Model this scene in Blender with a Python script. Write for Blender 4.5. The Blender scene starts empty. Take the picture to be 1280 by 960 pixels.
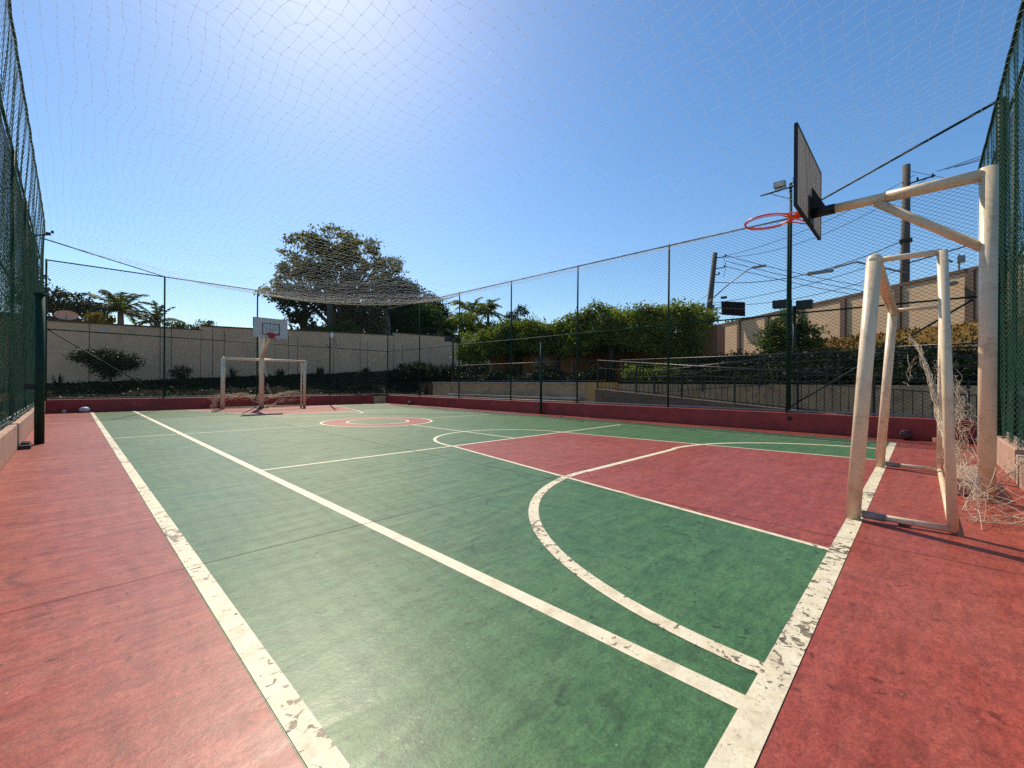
import bpy, math, random
import numpy as np
from mathutils import Vector, Matrix
random.seed(7); rng = np.random.default_rng(7)
R = math.radians
sc = bpy.context.scene
COL = sc.collection

# ------------------------------------------------------------------ camera
CAM_H = 1.08
def cam_basis(yaw, pitch, roll):
    def rot(d):
        x, y, z = d
        c, s = math.cos(roll), math.sin(roll); x, z = x*c - z*s, x*s + z*c
        c, s = math.cos(pitch), math.sin(pitch); y, z = y*c - z*s, y*s + z*c
        c, s = math.cos(yaw), math.sin(yaw); x, y = x*c - y*s, x*s + y*c
        return Vector((x, y, z))
    return rot((1,0,0)), rot((0,0,1)), rot((0,1,0))
cr, cu, cf = cam_basis(-0.804015, -0.00043, 0.0064973)
cam_d = bpy.data.cameras.new('camera'); cam = bpy.data.objects.new('camera', cam_d); COL.objects.link(cam)
m = Matrix.Identity(4)
for i in range(3):
    m[i][0] = cr[i]; m[i][1] = cu[i]; m[i][2] = -cf[i]
m[2][3] = CAM_H
cam.matrix_world = m
cam_d.sensor_fit = 'HORIZONTAL'; cam_d.sensor_width = 36; cam_d.lens = 531.387/1280*36
cam_d.clip_start = .05; cam_d.clip_end = 3000
sc.camera = cam

# ------------------------------------------------------------------ light
SUN_EL, SUN_AZ = 46.0, 20.4          # azimuth measured from +Y towards +X
w = bpy.data.worlds.new('World'); sc.world = w; w.use_nodes = True
nt = w.node_tree; bg = nt.nodes['Background']
sky = nt.nodes.new('ShaderNodeTexSky'); sky.sky_type = 'NISHITA'; sky.sun_disc = False
sky.sun_elevation = R(SUN_EL); sky.sun_rotation = R(SUN_AZ)
sky.altitude = 650; sky.air_density = 1.15; sky.dust_density = .6; sky.ozone_density = 2.6
hs = nt.nodes.new('ShaderNodeHueSaturation'); hs.inputs['Saturation'].default_value = 1.22; hs.inputs['Hue'].default_value = .499
nt.links.new(sky.outputs[0], hs.inputs['Color']); nt.links.new(hs.outputs[0], bg.inputs[0]); bg.inputs[1].default_value = 0.142
sd = bpy.data.lights.new('sun', 'SUN'); sd.energy = 4.7; sd.angle = R(.53); sd.color = (1, .88, .70)
so = bpy.data.objects.new('sun', sd); COL.objects.link(so)
sv = Vector((math.sin(R(SUN_AZ))*math.cos(R(SUN_EL)), math.cos(R(SUN_AZ))*math.cos(R(SUN_EL)), math.sin(R(SUN_EL))))
so.rotation_euler = sv.to_track_quat('Z', 'Y').to_euler(); so.location = sv*60
vs = sc.view_settings; vs.view_transform = 'Standard'; vs.look = 'None'; vs.exposure = 0.07; vs.gamma = 1.0; vs.use_curve_mapping = False
sc.cycles.use_denoising = False
sc.cycles.max_bounces = 6; sc.cycles.transparent_max_bounces = 8
sc.cycles.sample_clamp_indirect = 4

# ------------------------------------------------------------------ materials
def new_mat(name):
    ma = bpy.data.materials.new(name); ma.use_nodes = True
    t = ma.node_tree; return ma, t, t.nodes['Principled BSDF']
def noise(t, scale, detail=4, rough=.55, vec=None, dist=0):
    n = t.nodes.new('ShaderNodeTexNoise'); n.inputs['Scale'].default_value = scale
    n.inputs['Detail'].default_value = detail; n.inputs['Roughness'].default_value = rough; n.inputs['Distortion'].default_value = dist
    if vec is not None: t.links.new(vec, n.inputs['Vector'])
    return n
def ramp(t, src, stops):
    r = t.nodes.new('ShaderNodeValToRGB'); e = r.color_ramp.elements
    while len(e) < len(stops): e.new(.5)
    for k, (p, c) in enumerate(stops):
        e[k].position = p; e[k].color = tuple(c)+(1,) if len(c) == 3 else c
    t.links.new(src, r.inputs[0]); return r
def mixc(t, fac, a, b, mode='MIX'):
    n = t.nodes.new('ShaderNodeMix'); n.data_type = 'RGBA'; n.blend_type = mode
    for s, v in ((0, fac), (6, a), (7, b)):
        if hasattr(v, 'is_output') or isinstance(v, bpy.types.NodeSocket): t.links.new(v, n.inputs[s])
        elif s == 0: n.inputs[0].default_value = v
        else: n.inputs[s].default_value = tuple(v)+(1,)
    return n.outputs[2]
def math_n(t, op, a, b=None):
    n = t.nodes.new('ShaderNodeMath'); n.operation = op
    for k, v in enumerate((a, b)):
        if v is None: continue
        if isinstance(v, bpy.types.NodeSocket): t.links.new(v, n.inputs[k])
        else: n.inputs[k].default_value = v
    return n.outputs[0]
def pos(t, sx=1, sy=1, sz=1, rz=0):
    g = t.nodes.new('ShaderNodeNewGeometry'); mp = t.nodes.new('ShaderNodeMapping')
    mp.inputs['Scale'].default_value = (sx, sy, sz); mp.inputs['Rotation'].default_value = (0, 0, rz)
    t.links.new(g.outputs['Position'], mp.inputs[0]); return mp.outputs[0]
def bump(t, b, h, strength=.3, dist=.01):
    n = t.nodes.new('ShaderNodeBump'); n.inputs['Strength'].default_value = strength; n.inputs['Distance'].default_value = dist
    t.links.new(h, n.inputs['Height']); t.links.new(n.outputs[0], b.inputs['Normal'])

def mat_plain(name, c, rough=.6, var=.25, scale=8, metal=0, bmp=.15, dirt=None, dirt_amt=.5, spec=.5):
    ma, t, b = new_mat(name)
    p = pos(t); n = noise(t, scale, 6, .6, p)
    lo = tuple(x*(1-var) for x in c); hi = tuple(min(1, x*(1+var*.6)) for x in c)
    col = ramp(t, n.outputs[0], [(.3, lo), (.7, hi)]).outputs[0]
    if dirt:
        n2 = noise(t, scale*2.7, 8, .7, p, .6)
        f = ramp(t, n2.outputs[0], [(.52, (0,0,0)), (.68, (dirt_amt,)*3)]).outputs[0]
        col = mixc(t, f, col, dirt)
    t.links.new(col, b.inputs['Base Color']); b.inputs['Roughness'].default_value = rough; b.inputs['Metallic'].default_value = metal
    b.inputs['Specular IOR Level'].default_value = spec
    if bmp: bump(t, b, noise(t, scale*9, 4, .6, p).outputs[0], bmp, .004)
    return ma

def mat_floor(name, base, worn, dark, kind):
    ma, t, b = new_mat(name)
    p = pos(t)
    big = noise(t, .55, 5, .6, p, .4)
    col = ramp(t, big.outputs[0], [(.30, tuple(.84*x for x in base)), (.5, base), (.72, tuple(.6*a+.4*b_ for a, b_ in zip(base, worn)))]).outputs[0]
    # roller strokes: long soft streaks in two directions
    st = noise(t, 1.0, 7, .68, pos(t, 1.5, 9, 1, R(0)), .7)
    f = ramp(t, st.outputs[0], [(.42, (0,0,0)), (.78, (.50,)*3)]).outputs[0]
    col = mixc(t, f, col, worn)
    st2 = noise(t, 1.0, 8, .72, pos(t, 4.5, 26, 1, R(0)), 1.0)
    f2 = ramp(t, st2.outputs[0], [(.51, (0,0,0)), (.70, (.55,)*3)]).outputs[0]
    col = mixc(t, f2, col, dark)
    # fine grit and mottling
    g = noise(t, 55, 6, .75, p)
    f3 = ramp(t, g.outputs[0], [(.36, (.70,)*3), (.52, (1,1,1)), (.66, (1.16,)*3)]).outputs[0]
    col = mixc(t, 1.0, col, f3, 'MULTIPLY')
    g2 = noise(t, 6, 6, .7, p, .3)
    f4 = ramp(t, g2.outputs[0], [(.32, (.76,)*3), (.52, (1,1,1)), (.68, (1.14,)*3)]).outputs[0]
    col = mixc(t, 1.0, col, f4, 'MULTIPLY')
    g5 = noise(t, 17, 5, .7, pos(t, .8, 1.5, 1), .4)
    col = mixc(t, 1.0, col, ramp(t, g5.outputs[0], [(.34, (.76,)*3), (.5, (1,1,1)), (.66, (1.14,)*3)]).outputs[0], 'MULTIPLY')
    g6 = noise(t, 130, 4, .8, p)
    col = mixc(t, 1.0, col, ramp(t, g6.outputs[0], [(.34, (.66,)*3), (.5, (1,1,1)), (.64, (1.28,)*3)]).outputs[0], 'MULTIPLY')
    # scuff marks : thin arcs from stretched voronoi edges
    v = t.nodes.new('ShaderNodeTexVoronoi'); v.feature = 'DISTANCE_TO_EDGE'; v.inputs['Scale'].default_value = .9
    nw = noise(t, 1.3, 3, .5, p); t.links.new(mixc(t, .35, p, nw.outputs['Color']), v.inputs['Vector'])
    fs = ramp(t, v.outputs['Distance'], [(0, (.6,)*3), (.012, (0,0,0))]).outputs[0]
    msk = ramp(t, noise(t, 1.9, 3, .5, p).outputs[0], [(.50, (0,0,0)), (.62, (.8,)*3)]).outputs[0]
    fs = mixc(t, 1.0, fs, msk, 'MULTIPLY')
    col = mixc(t, fs, col, tuple(.35*x for x in dark))
    # pits and small dark spots
    v2 = t.nodes.new('ShaderNodeTexVoronoi'); v2.voronoi_dimensions = '2D'; v2.inputs['Scale'].default_value = 6.5; v2.inputs['Randomness'].default_value = 1
    t.links.new(mixc(t, .12, p, noise(t, 14, 4, .6, p).outputs['Color']), v2.inputs['Vector'])
    fp = ramp(t, v2.outputs['Distance'], [(.05, (.8,)*3), (.09, (0,0,0))]).outputs[0]
    mk = ramp(t, noise(t, 2.6, 3, .6, p).outputs[0], [(.44, (0,0,0)), (.56, (.9,)*3)]).outputs[0]
    fp = mixc(t, 1.0, fp, mk, 'MULTIPLY')
    col = mixc(t, fp, col, tuple(.4*x for x in dark))
    # pale dust specks
    v3 = t.nodes.new('ShaderNodeTexVoronoi'); v3.voronoi_dimensions = '2D'; v3.inputs['Scale'].default_value = 11; t.links.new(p, v3.inputs['Vector'])
    fq = ramp(t, v3.outputs['Distance'], [(.025, (.8,)*3), (.05, (0,0,0))]).outputs[0]
    mk2 = ramp(t, noise(t, 4.1, 3, .6, p).outputs[0], [(.55, (0,0,0)), (.63, (.8,)*3)]).outputs[0]
    fq = mixc(t, 1.0, fq, mk2, 'MULTIPLY')
    col = mixc(t, fq, col, (.45, .42, .36))
    t.links.new(col, b.inputs['Base Color'])
    rr = ramp(t, st.outputs[0], [(.3, (.36,)*3), (.75, (.50,)*3)]).outputs[0]
    t.links.new(rr, b.inputs['Roughness']); b.inputs['Specular IOR Level'].default_value = .34
    h = mixc(t, .5, noise(t, 38, 6, .7, p).outputs[0], noise(t, 12, 4, .7, p).outputs[0])
    bump(t, b, h, .22, .008)
    return ma
M = {}
GREEN = (.068, .168, .056); RED = (.360, .068, .042)
M['red'] = mat_floor('red_court_paint', RED, (.42, .130, .092), (.19, .036, .026), 'r')
M['green'] = mat_floor('green_court_paint', GREEN, (.125, .230, .100), (.034, .092, .036), 'g')

def mat_line(name, wear):
    ma, t, b = new_mat(name)
    p = pos(t)
    col = ramp(t, noise(t, 9, 7, .65, p).outputs[0], [(.28, (.60, .49, .31)), (.50, (.80, .70, .48)), (.7, (.86, .77, .57))]).outputs[0]
    g = ramp(t, noise(t, 60, 5, .75, p).outputs[0], [(.36, (.78,)*3), (.5, (1,1,1))]).outputs[0]
    col = mixc(t, 1.0, col, g, 'MULTIPLY')
    # flaked patches: big chips gated by a slow mask, fine chips everywhere
    chip = noise(t, 21, 6, .62, p, .6); gate = noise(t, 1.5, 2, .5, p)
    s = math_n(t, 'ADD', chip.outputs[0], math_n(t, 'MULTIPLY', gate.outputs[0], .55))
    f = ramp(t, s, [(wear, (0,0,0)), (wear+.012, (1,1,1))]).outputs[0]
    fine = noise(t, 70, 5, .7, p, .2)
    s2 = math_n(t, 'ADD', fine.outputs[0], math_n(t, 'MULTIPLY', gate.outputs[0], .5))
    f2 = ramp(t, s2, [(wear+.045, (0,0,0)), (wear+.065, (.85,)*3)]).outputs[0]
    f = mixc(t, 1.0, f, f2, 'LIGHTEN')
    und = ramp(t, noise(t, 25, 4, .6, p).outputs[0], [(.35, (.10, .085, .05)), (.65, (.27, .21, .13))]).outputs[0]
    col = mixc(t, f, col, und)
    t.links.new(col, b.inputs['Base Color']); b.inputs['Roughness'].default_value = .55
    hh = mixc(t, 1.0, noise(t, 90, 4, .6, p).outputs[0], f, 'SUBTRACT'); bump(t, b, hh, .3, .004)
    return ma
M['line_worn'] = mat_line('worn_line_paint', .855)
M['line'] = mat_line('line_paint', .975)
M['joint'] = mat_plain('slab_joint_dirt', (.035, .04, .032), .9, .4, 12, bmp=0)
M['kerb_red'] = mat_plain('red_kerb_paint', (.36, .045, .036), .6, .3, 3, bmp=.3, dirt=(.08, .03, .03), dirt_amt=.5)
M['kerb_beige'] = mat_plain('beige_kerb_concrete', (.50, .31, .22), .8, .25, 3.5, bmp=.4, dirt=(.22, .15, .11), dirt_amt=.5)
M['green_metal'] = mat_plain('dark_green_metal', (.012, .048, .030), .6, .35, 14, bmp=.1, spec=.2)
M['green_wire'] = mat_plain('green_coated_wire', (.010, .034, .024), .5, .2, 20, bmp=0, spec=.05)
M['green_net'] = mat_plain('green_nylon_net', (.075, .185, .125), .55, .3, 6, bmp=0, spec=.05)
M['white_steel'] = mat_plain('chipped_cream_steel', (.84, .67, .45), .38, .07, 3, bmp=.05, dirt=(.36, .20, .10), dirt_amt=.45)
M['white_fin'] = mat_plain('white_painted_steel', (.80, .78, .72), .5, .1, 7)
M['black_metal'] = mat_plain('black_metal', (.010, .010, .012), .5, .3, 14, bmp=.1)
M['orange_ring'] = mat_plain('orange_ring_paint', (.80, .085, .020), .38, .2, 12, dirt=(.25, .04, .02), dirt_amt=.6)
M['red_ring'] = mat_plain('red_ring_paint', (.42, .02, .02), .45, .2, 12)
M['iron'] = mat_plain('dark_iron', (.014, .016, .017), .45, .3, 12, bmp=.1)
M['steel'] = mat_plain('galvanised_steel', (.30, .31, .31), .5, .2, 14, metal=.3)
M['grey_sleeve'] = mat_plain('grey_sleeve', (.30, .27, .23), .6, .25, 20)
M['net_white'] = mat_plain('white_nylon', (.80, .80, .78), .45, .06, 10, bmp=0, spec=.05)
M['net_knot'] = mat_plain('nylon_knot', (.18, .19, .22), .7, .2, 10, bmp=0, spec=.05)
M['net_tan'] = mat_plain('aged_nylon', (.70, .58, .42), .8, .25, 10, bmp=0, spec=.05)
M['wall_far'] = mat_plain('beige_rendered_wall', (.82, .51, .30), .85, .10, 1.1, bmp=.2, dirt=(.30, .21, .15), dirt_amt=.35)
M['wall_right'] = mat_plain('sunlit_beige_wall', (.74, .50, .29), .85, .10, 1.1, bmp=.2, dirt=(.30, .21, .13), dirt_amt=.3)
M['coping'] = mat_plain('coping', (.10, .075, .06), .85, .3, 5)
M['wall_joint'] = mat_plain('wall_joint', (.11, .085, .065), .9, .2, 5, bmp=0)
M['pilaster'] = mat_plain('brown_pilaster', (.16, .10, .07), .85, .15, 4)
M['retain'] = mat_plain('stained_grey_wall', (.54, .37, .21), .9, .25, 2, bmp=.3, dirt=(.14, .10, .07), dirt_amt=.7)
M['ramp_edge'] = mat_plain('dark_stained_ramp', (.20, .15, .105), .9, .3, 2, bmp=.3, dirt=(.06, .045, .035), dirt_amt=.8)
M['orange_wall'] = mat_plain('orange_wall', (.62, .24, .08), .85, .2, 2)
M['peach_wall'] = mat_plain('peach_wall', (.48, .22, .13), .85, .15, 2)
M['ochre'] = mat_plain('ochre_wall', (.62, .38, .13), .85, .15, 2)
M['slab'] = mat_plain('pale_slab', (.45, .42, .37), .8, .15, 5)
M['roof'] = mat_plain('brown_roof', (.07, .045, .035), .85, .3, 6)
M['dish'] = mat_plain('dish_grey', (.40, .30, .27), .6, .15, 6)
M['wood_pole'] = mat_plain('weathered_pole', (.12, .10, .085), .9, .3, 6, bmp=.3)
M['cable'] = mat_plain('black_cable', (.012, .012, .014), .6, .1, 10, bmp=0)
M['solar'] = mat_plain('solar_cells', (.008, .012, .040), .4, .2, 20, bmp=0, spec=.1)
M['bark'] = mat_plain('bark', (.085, .065, .05), .95, .4, 8, bmp=.5)
M['bark_pale'] = mat_plain('palm_bark', (.16, .14, .12), .95, .3, 8, bmp=.5)
M['ball_dark'] = mat_plain('dark_ball', (.10, .030, .028), .5, .3, 14)
M['ball_pale'] = mat_plain('pale_ball', (.62, .62, .66), .5, .2, 14, dirt=(.10, .13, .22), dirt_amt=.9)
M['dark_hollow'] = mat_plain('dark_opening', (.012, .010, .010), .5, .2, 4, bmp=0)  # near-black colour painting the shade inside shed opening and drain hole
M['poster'] = mat_plain('poster_paper', (.60, .55, .50), .7, .15, 9, bmp=0)

def add_trans(ma, c, f):
    t = ma.node_tree; b = t.nodes['Principled BSDF']; tr = t.nodes.new('ShaderNodeBsdfTranslucent'); tr.inputs[0].default_value = c+(1,)
    mx = t.nodes.new('ShaderNodeMixShader'); mx.inputs[0].default_value = f
    t.links.new(b.outputs[0], mx.inputs[1]); t.links.new(tr.outputs[0], mx.inputs[2]); t.links.new(mx.outputs[0], t.nodes['Material Output'].inputs[0])
add_trans(M['net_white'], (.92, .94, .96), .62); add_trans(M['green_net'], (.06, .17, .11), .35)
def mat_wood_back(name):
    ma, t, b = new_mat(name)
    p = pos(t, 26, 26, 1.1)
    n = noise(t, 1, 7, .7, p, .6)
    col = ramp(t, n.outputs[0], [(.36, (.26, .17, .11)), (.46, (.76, .54, .37)), (.62, (.86, .66, .48))]).outputs[0]
    t.links.new(col, b.inputs['Base Color']); b.inputs['Roughness'].default_value = .8
    bump(t, b, n.outputs[0], .12, .003); return ma
M['board_back'] = mat_wood_back('weathered_plywood')
M['board_front'] = mat_plain('faded_white_board', (.66, .63, .60), .6, .14, 9, dirt=(.33, .28, .25), dirt_amt=.7)
M['board_ink'] = mat_plain('faded_board_lettering', (.36, .38, .36), .7, .3, 12, bmp=0)

def mat_ground(name, a, b_, c, scale=1.2):
    ma, t, b = new_mat(name)
    p = pos(t); n = noise(t, scale, 8, .65, p, .4); n2 = noise(t, scale*14, 6, .7, p)
    col = ramp(t, n.outputs[0], [(.32, a), (.5, b_), (.68, c)]).outputs[0]
    col = mixc(t, 1.0, col, ramp(t, n2.outputs[0], [(.32, (.5,)*3), (.6, (1.2,)*3)]).outputs[0], 'MULTIPLY')
    t.links.new(col, b.inputs['Base Color']); b.inputs['Roughness'].default_value = 1; b.inputs['Specular IOR Level'].default_value = .05
    bump(t, b, n2.outputs[0], .8, .05); return ma
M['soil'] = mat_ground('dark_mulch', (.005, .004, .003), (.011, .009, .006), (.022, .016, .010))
M['dry_grass'] = mat_ground('dry_grass', (.09, .075, .022), (.21, .125, .035), (.36, .20, .065), 2.0)
M['paving'] = mat_ground('ramp_concrete', (.14, .12, .10), (.22, .19, .155), (.30, .26, .2))

def mat_leaf(name, dark, mid, light, trans=.35, scale=1.3):
    ma, t, b = new_mat(name)
    p = pos(t); n = noise(t, scale, 3, .6, p); n2 = noise(t, scale*22, 2, .6, p)
    s = math_n(t, 'ADD', math_n(t, 'MULTIPLY', n.outputs[0], .55), math_n(t, 'MULTIPLY', n2.outputs[0], .45))
    col = ramp(t, s, [(.36, dark), (.5, mid), (.64, light)]).outputs[0]
    t.links.new(col, b.inputs['Base Color']); b.inputs['Roughness'].default_value = .6; b.inputs['Specular IOR Level'].default_value = .2
    tr = t.nodes.new('ShaderNodeBsdfTranslucent'); t.links.new(mixc(t, 1.0, col, (1.5, 1.7, .6), 'MULTIPLY'), tr.inputs[0])
    mx = t.nodes.new('ShaderNodeMixShader'); mx.inputs[0].default_value = trans
    t.links.new(b.outputs[0], mx.inputs[1]); t.links.new(tr.outputs[0], mx.inputs[2])
    t.links.new(mx.outputs[0], t.nodes['Material Output'].inputs[0]); return ma
M['leaf_big'] = mat_leaf('olive_leaf', (.045, .045, .018), (.10, .095, .034), (.20, .17, .06), .45)
M['leaf_dark'] = mat_leaf('dark_leaf', (.007, .011, .006), (.016, .025, .011), (.038, .055, .022), .2)  # leaf tones lowered so the far bank's shade sits in the colour
M['leaf_lush'] = mat_leaf('lush_leaf', (.045, .060, .012), (.135, .165, .030), (.30, .33, .065), .36)
M['leaf_mid'] = mat_leaf('mid_green_leaf', (.020, .036, .012), (.05, .085, .024), (.11, .15, .045), .35)
M['leaf_palm'] = mat_leaf('palm_leaf', (.020, .034, .012), (.05, .075, .024), (.13, .15, .045), .3)
M['leaf_yellow'] = mat_leaf('yellow_leaf', (.08, .07, .012), (.17, .13, .02), (.28, .2, .03), .35)

# ------------------------------------------------------------------ geometry helpers
class MB:
    def __init__(s): s.V = []; s.F = []; s.n = 0
    def add(s, V, F):
        V = np.asarray(V, float).reshape(-1, 3); k = s.n
        s.V.append(V); s.F.extend([tuple(int(i)+k for i in f) for f in F]); s.n += len(V); return s
    def box(s, c, d, rz=0, mtx=None):
        x, y, z = [q/2 for q in d]
        V = np.array([(a, b, e) for a in (-x, x) for b in (-y, y) for e in (-z, z)])
        if rz: cc, ss = math.cos(rz), math.sin(rz); V = np.stack([V[:,0]*cc-V[:,1]*ss, V[:,0]*ss+V[:,1]*cc, V[:,2]], 1)
        if mtx is not None: V = np.array([mtx @ Vector(v) for v in V])
        V = V+np.array(c)
        return s.add(V, [(0,1,3,2), (4,6,7,5), (0,4,5,1), (2,3,7,6), (0,2,6,4), (1,5,7,3)])
    def tube(s, pts, r, n=8, cap=True):
        pts = [Vector(p) for p in pts]; k = len(pts)
        rs = r if hasattr(r, '__len__') else [r]*k
        V = []; up = None
        for i, p in enumerate(pts):
            d = (pts[min(i+1, k-1)]-pts[max(i-1, 0)]).normalized()
            if up is None: up = Vector((0,0,1)) if abs(d.z) < .9 else Vector((1,0,0))
            a = d.cross(up).normalized(); b = a.cross(d).normalized(); up = b
            for j in range(n):
                q = 2*math.pi*j/n; V.append(p+(a*math.cos(q)+b*math.sin(q))*rs[i])
        F = [(i*n+j, i*n+(j+1) % n, (i+1)*n+(j+1) % n, (i+1)*n+j) for i in range(k-1) for j in range(n)]
        if cap: F += [tuple(range(n))[::-1], tuple((k-1)*n+j for j in range(n))]
        return s.add([tuple(v) for v in V], F)
    def sphere(s, c, r, sq=(1,1,1), nu=14, nv=9):
        V = [(c[0], c[1], c[2]+r*sq[2])]; 
        for i in range(1, nv):
            a = math.pi*i/nv
            for j in range(nu):
                b = 2*math.pi*j/nu
                V.append((c[0]+r*sq[0]*math.sin(a)*math.cos(b), c[1]+r*sq[1]*math.sin(a)*math.sin(b), c[2]+r*sq[2]*math.cos(a)))
        V.append((c[0], c[1], c[2]-r*sq[2])); F = [(0, 1+j, 1+(j+1) % nu) for j in range(nu)]
        for i in range(nv-2):
            for j in range(nu):
                F.append((1+i*nu+j, 1+(i+1)*nu+j, 1+(i+1)*nu+(j+1) % nu, 1+i*nu+(j+1) % nu))
        L = len(V)-1; F += [(L, 1+(nv-2)*nu+(j+1) % nu, 1+(nv-2)*nu+j) for j in range(nu)]
        return s.add(V, F)
    def poly(s, pts): return s.add(pts, [tuple(range(len(pts)))])
    def build(s, name, ma, parent=None, smooth=False, mats=None, midx=None, origin=None):
        V = np.concatenate(s.V) if s.V else np.zeros((0, 3))
        o_ = np.array(origin) if origin is not None else (np.array(parent.location) if parent is not None and parent.parent is None else np.zeros(3))
        if origin is None and parent is not None and parent.parent is not None: o_ = np.array(parent.parent.location)
        me = bpy.data.meshes.new(name); me.from_pydata((V-o_).tolist(), [], s.F); me.update()
        return _link(name, me, ma, parent, smooth, mats, midx, o_)
def _link(name, me, ma, parent, smooth, mats, midx, o_):
    for q in (mats or [ma]): me.materials.append(q)
    if smooth: me.polygons.foreach_set('use_smooth', [True]*len(me.polygons))
    if midx is not None: me.polygons.foreach_set('material_index', midx)
    o = bpy.data.objects.new(name, me); COL.objects.link(o)
    if parent is not None: o.parent = parent
    else: o.location = o_
    return o
def fastmesh(name, V, F, ma, parent=None, smooth=False, mats=None, midx=None, origin=None):
    """V (n,3), F (m,k) equal-sided faces"""
    V = np.asarray(V, np.float32); F = np.asarray(F, np.int32)
    o_ = np.array(origin) if origin is not None else (np.array(parent.location) if parent is not None else np.zeros(3))
    me = bpy.data.meshes.new(name); k = F.shape[1]
    me.vertices.add(len(V)); me.vertices.foreach_set('co', (V-o_).astype(np.float32).ravel())
    me.loops.add(F.size); me.loops.foreach_set('vertex_index', F.ravel())
    me.polygons.add(len(F)); me.polygons.foreach_set('loop_start', np.arange(0, F.size, k, dtype=np.int32))
    me.update(calc_edges=True); me.validate()
    return _link(name, me, ma, parent, smooth, mats, midx, o_)
def wires(P0, P1, r, n=3):
    P0 = np.asarray(P0, float); P1 = np.asarray(P1, float); d = P1-P0
    L = np.linalg.norm(d, axis=1, keepdims=True); L[L == 0] = 1; d = d/L
    up = np.where(np.abs(d[:, 2:3]) < .9, np.array([[0, 0, 1.]]), np.array([[1., 0, 0]]))
    a = np.cross(d, up); a /= np.linalg.norm(a, axis=1, keepdims=True); b = np.cross(a, d)
    V = np.zeros((len(P0), 2*n, 3))
    rr = np.asarray(r, float); rr = rr.reshape(-1, 1) if rr.ndim else rr
    for j in range(n):
        q = 2*math.pi*j/n; o = (a*math.cos(q)+b*math.sin(q))*rr
        V[:, j] = P0+o; V[:, n+j] = P1+o
    base = np.arange(len(P0))[:, None]*2*n
    F = np.concatenate([np.stack([base[:,0]+j, base[:,0]+(j+1) % n, base[:,0]+n+(j+1) % n, base[:,0]+n+j], 1) for j in range(n)])
    return V.reshape(-1, 3), F
def tag(o, label=None, cat=None, group=None, kind=None):
    if label: o['label'] = label
    if cat: o['category'] = cat
    if group: o['group'] = group
    if kind: o['kind'] = kind
    return o
def thing(name, label, cat, loc, group=None):
    o = bpy.data.objects.new(name, None); COL.objects.link(o); o.location = loc; o.empty_display_size = .2
    return tag(o, label, cat, group)
def struct(name, mb, ma, **k): return tag(mb.build(name, ma, **k), kind='structure')

# ------------------------------------------------------------------ court floor and markings
XL, XR, YN, YF = -.575, 11.86, -.75, 20.84
KH = .43
g = MB(); g.box(((XL+XR)/2, (YN+YF)/2, -.1), (XR-XL+.6, YF-YN+.6, .2)); struct('court_floor', g, M['red'])
def sheet(pts, z): return [(x, y, z) for x, y in pts]
def ringpts(cx, cy, r, a0, a1, n): return [(cx+r*math.cos(a0+(a1-a0)*i/n), cy+r*math.sin(a0+(a1-a0)*i/n)) for i in range(n+1)]
GY0, GY1 = .39, 20.30
g = MB(); g.poly(sheet([(.46, GY0), (11.02, GY0), (11.02, GY1), (.46, GY1)], .0008)); struct('court_green_area', g, M['green'])
g = MB()
g.poly(sheet([(3.47, .39), (8.20, .39), (7.66, 5.81), (4.55, 5.81)], .0014))
g.poly(sheet([(4.45, 15.35), (7.65, 15.35), (8.75, 20.30), (3.1, 20.30)], .0014))
def annulus(mb, cx, cy, r0, r1, a0, a1, z, n=64):
    A = ringpts(cx, cy, r0, a0, a1, n); B = ringpts(cx, cy, r1, a0, a1, n)
    V = sheet(A, z)+sheet(B, z); k = n+1
    mb.add(V, [(i, i+1, k+i+1, k+i) for i in range(n)])
annulus(g, 5.98, 10.95, .82, 1.46, 0, 2*math.pi, .0016)
struct('court_red_key', g, M['red'])
lz = [.0020]
def Z(): lz[0] += .00008; return lz[0]
def line(mb, x0, y0, x1, y1, wd):
    d = Vector((x1-x0, y1-y0)).normalized(); n = Vector((-d.y, d.x))*wd/2; z = Z()
    k = 8; pts = []
    mb.poly([(x0+n.x, y0+n.y, z), (x1+n.x, y1+n.y, z), (x1-n.x, y1-n.y, z), (x0-n.x, y0-n.y, z)][::-1])
def arc(mb, cx, cy, r, a0, a1, wd, n=48): annulus(mb, cx, cy, r-wd/2, r+wd/2, a0, a1, Z(), n)
H = math.pi/2
a = MB(); b_ = MB()
line(b_, 1.59, .35, 1.59, 20.84, .085)                       # inner side line
line(b_, 3.47, .41, 4.57, 5.81, .05); line(b_, 8.20, .41, 7.66, 5.81, .05)
line(b_, 1.60, 5.81, 10.28, 5.81, .055)
line(b_, 10.28, .40, 10.28, 20.5, .05)
line(b_, 4.43, 2.99, 7.05, 2.99, .085)
line(b_, .50, 10.97, 4.50, 10.97, .05); line(b_, 7.45, 10.97, 10.28, 10.97, .05)
line(b_, 6.13, 5.83, 6.13, 9.49, .05)
line(b_, 4.45, 15.35, 7.65, 15.35, .05); line(b_, 7.65, 15.35, 8.75, 20.3, .05); line(b_, 4.45, 15.35, 3.1, 20.3, .05)
arc(b_, 6.12, 5.82, 1.56, 0, math.pi, .06)
arc(b_, 5.98, 10.95, 1.47, 0, 2*math.pi, .06); arc(b_, 5.98, 10.95, .82, 0, 2*math.pi, .05)
arc(b_, 7.05, .40, 2.62, 0, H, .085)
arc(b_, 5.98, 15.35, 1.56, math.pi, 2*math.pi, .05)
struct('court_line_markings', b_, M['line'])
line(a, .507, -.75+.9, .507, 20.84, .085)                     # outer side line
line(a, .42, .385, 10.9, .385, .10)                           # goal line
arc(a, 4.43, .40, 2.60, H, math.pi, .085)
struct('court_worn_line_markings', a, M['line_worn'])
j = MB(); line(j, XL, 3.06, 11.8, 3.06, .0045); line(j, 3.80, -.75, 3.80, 20.8, .006)
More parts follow.
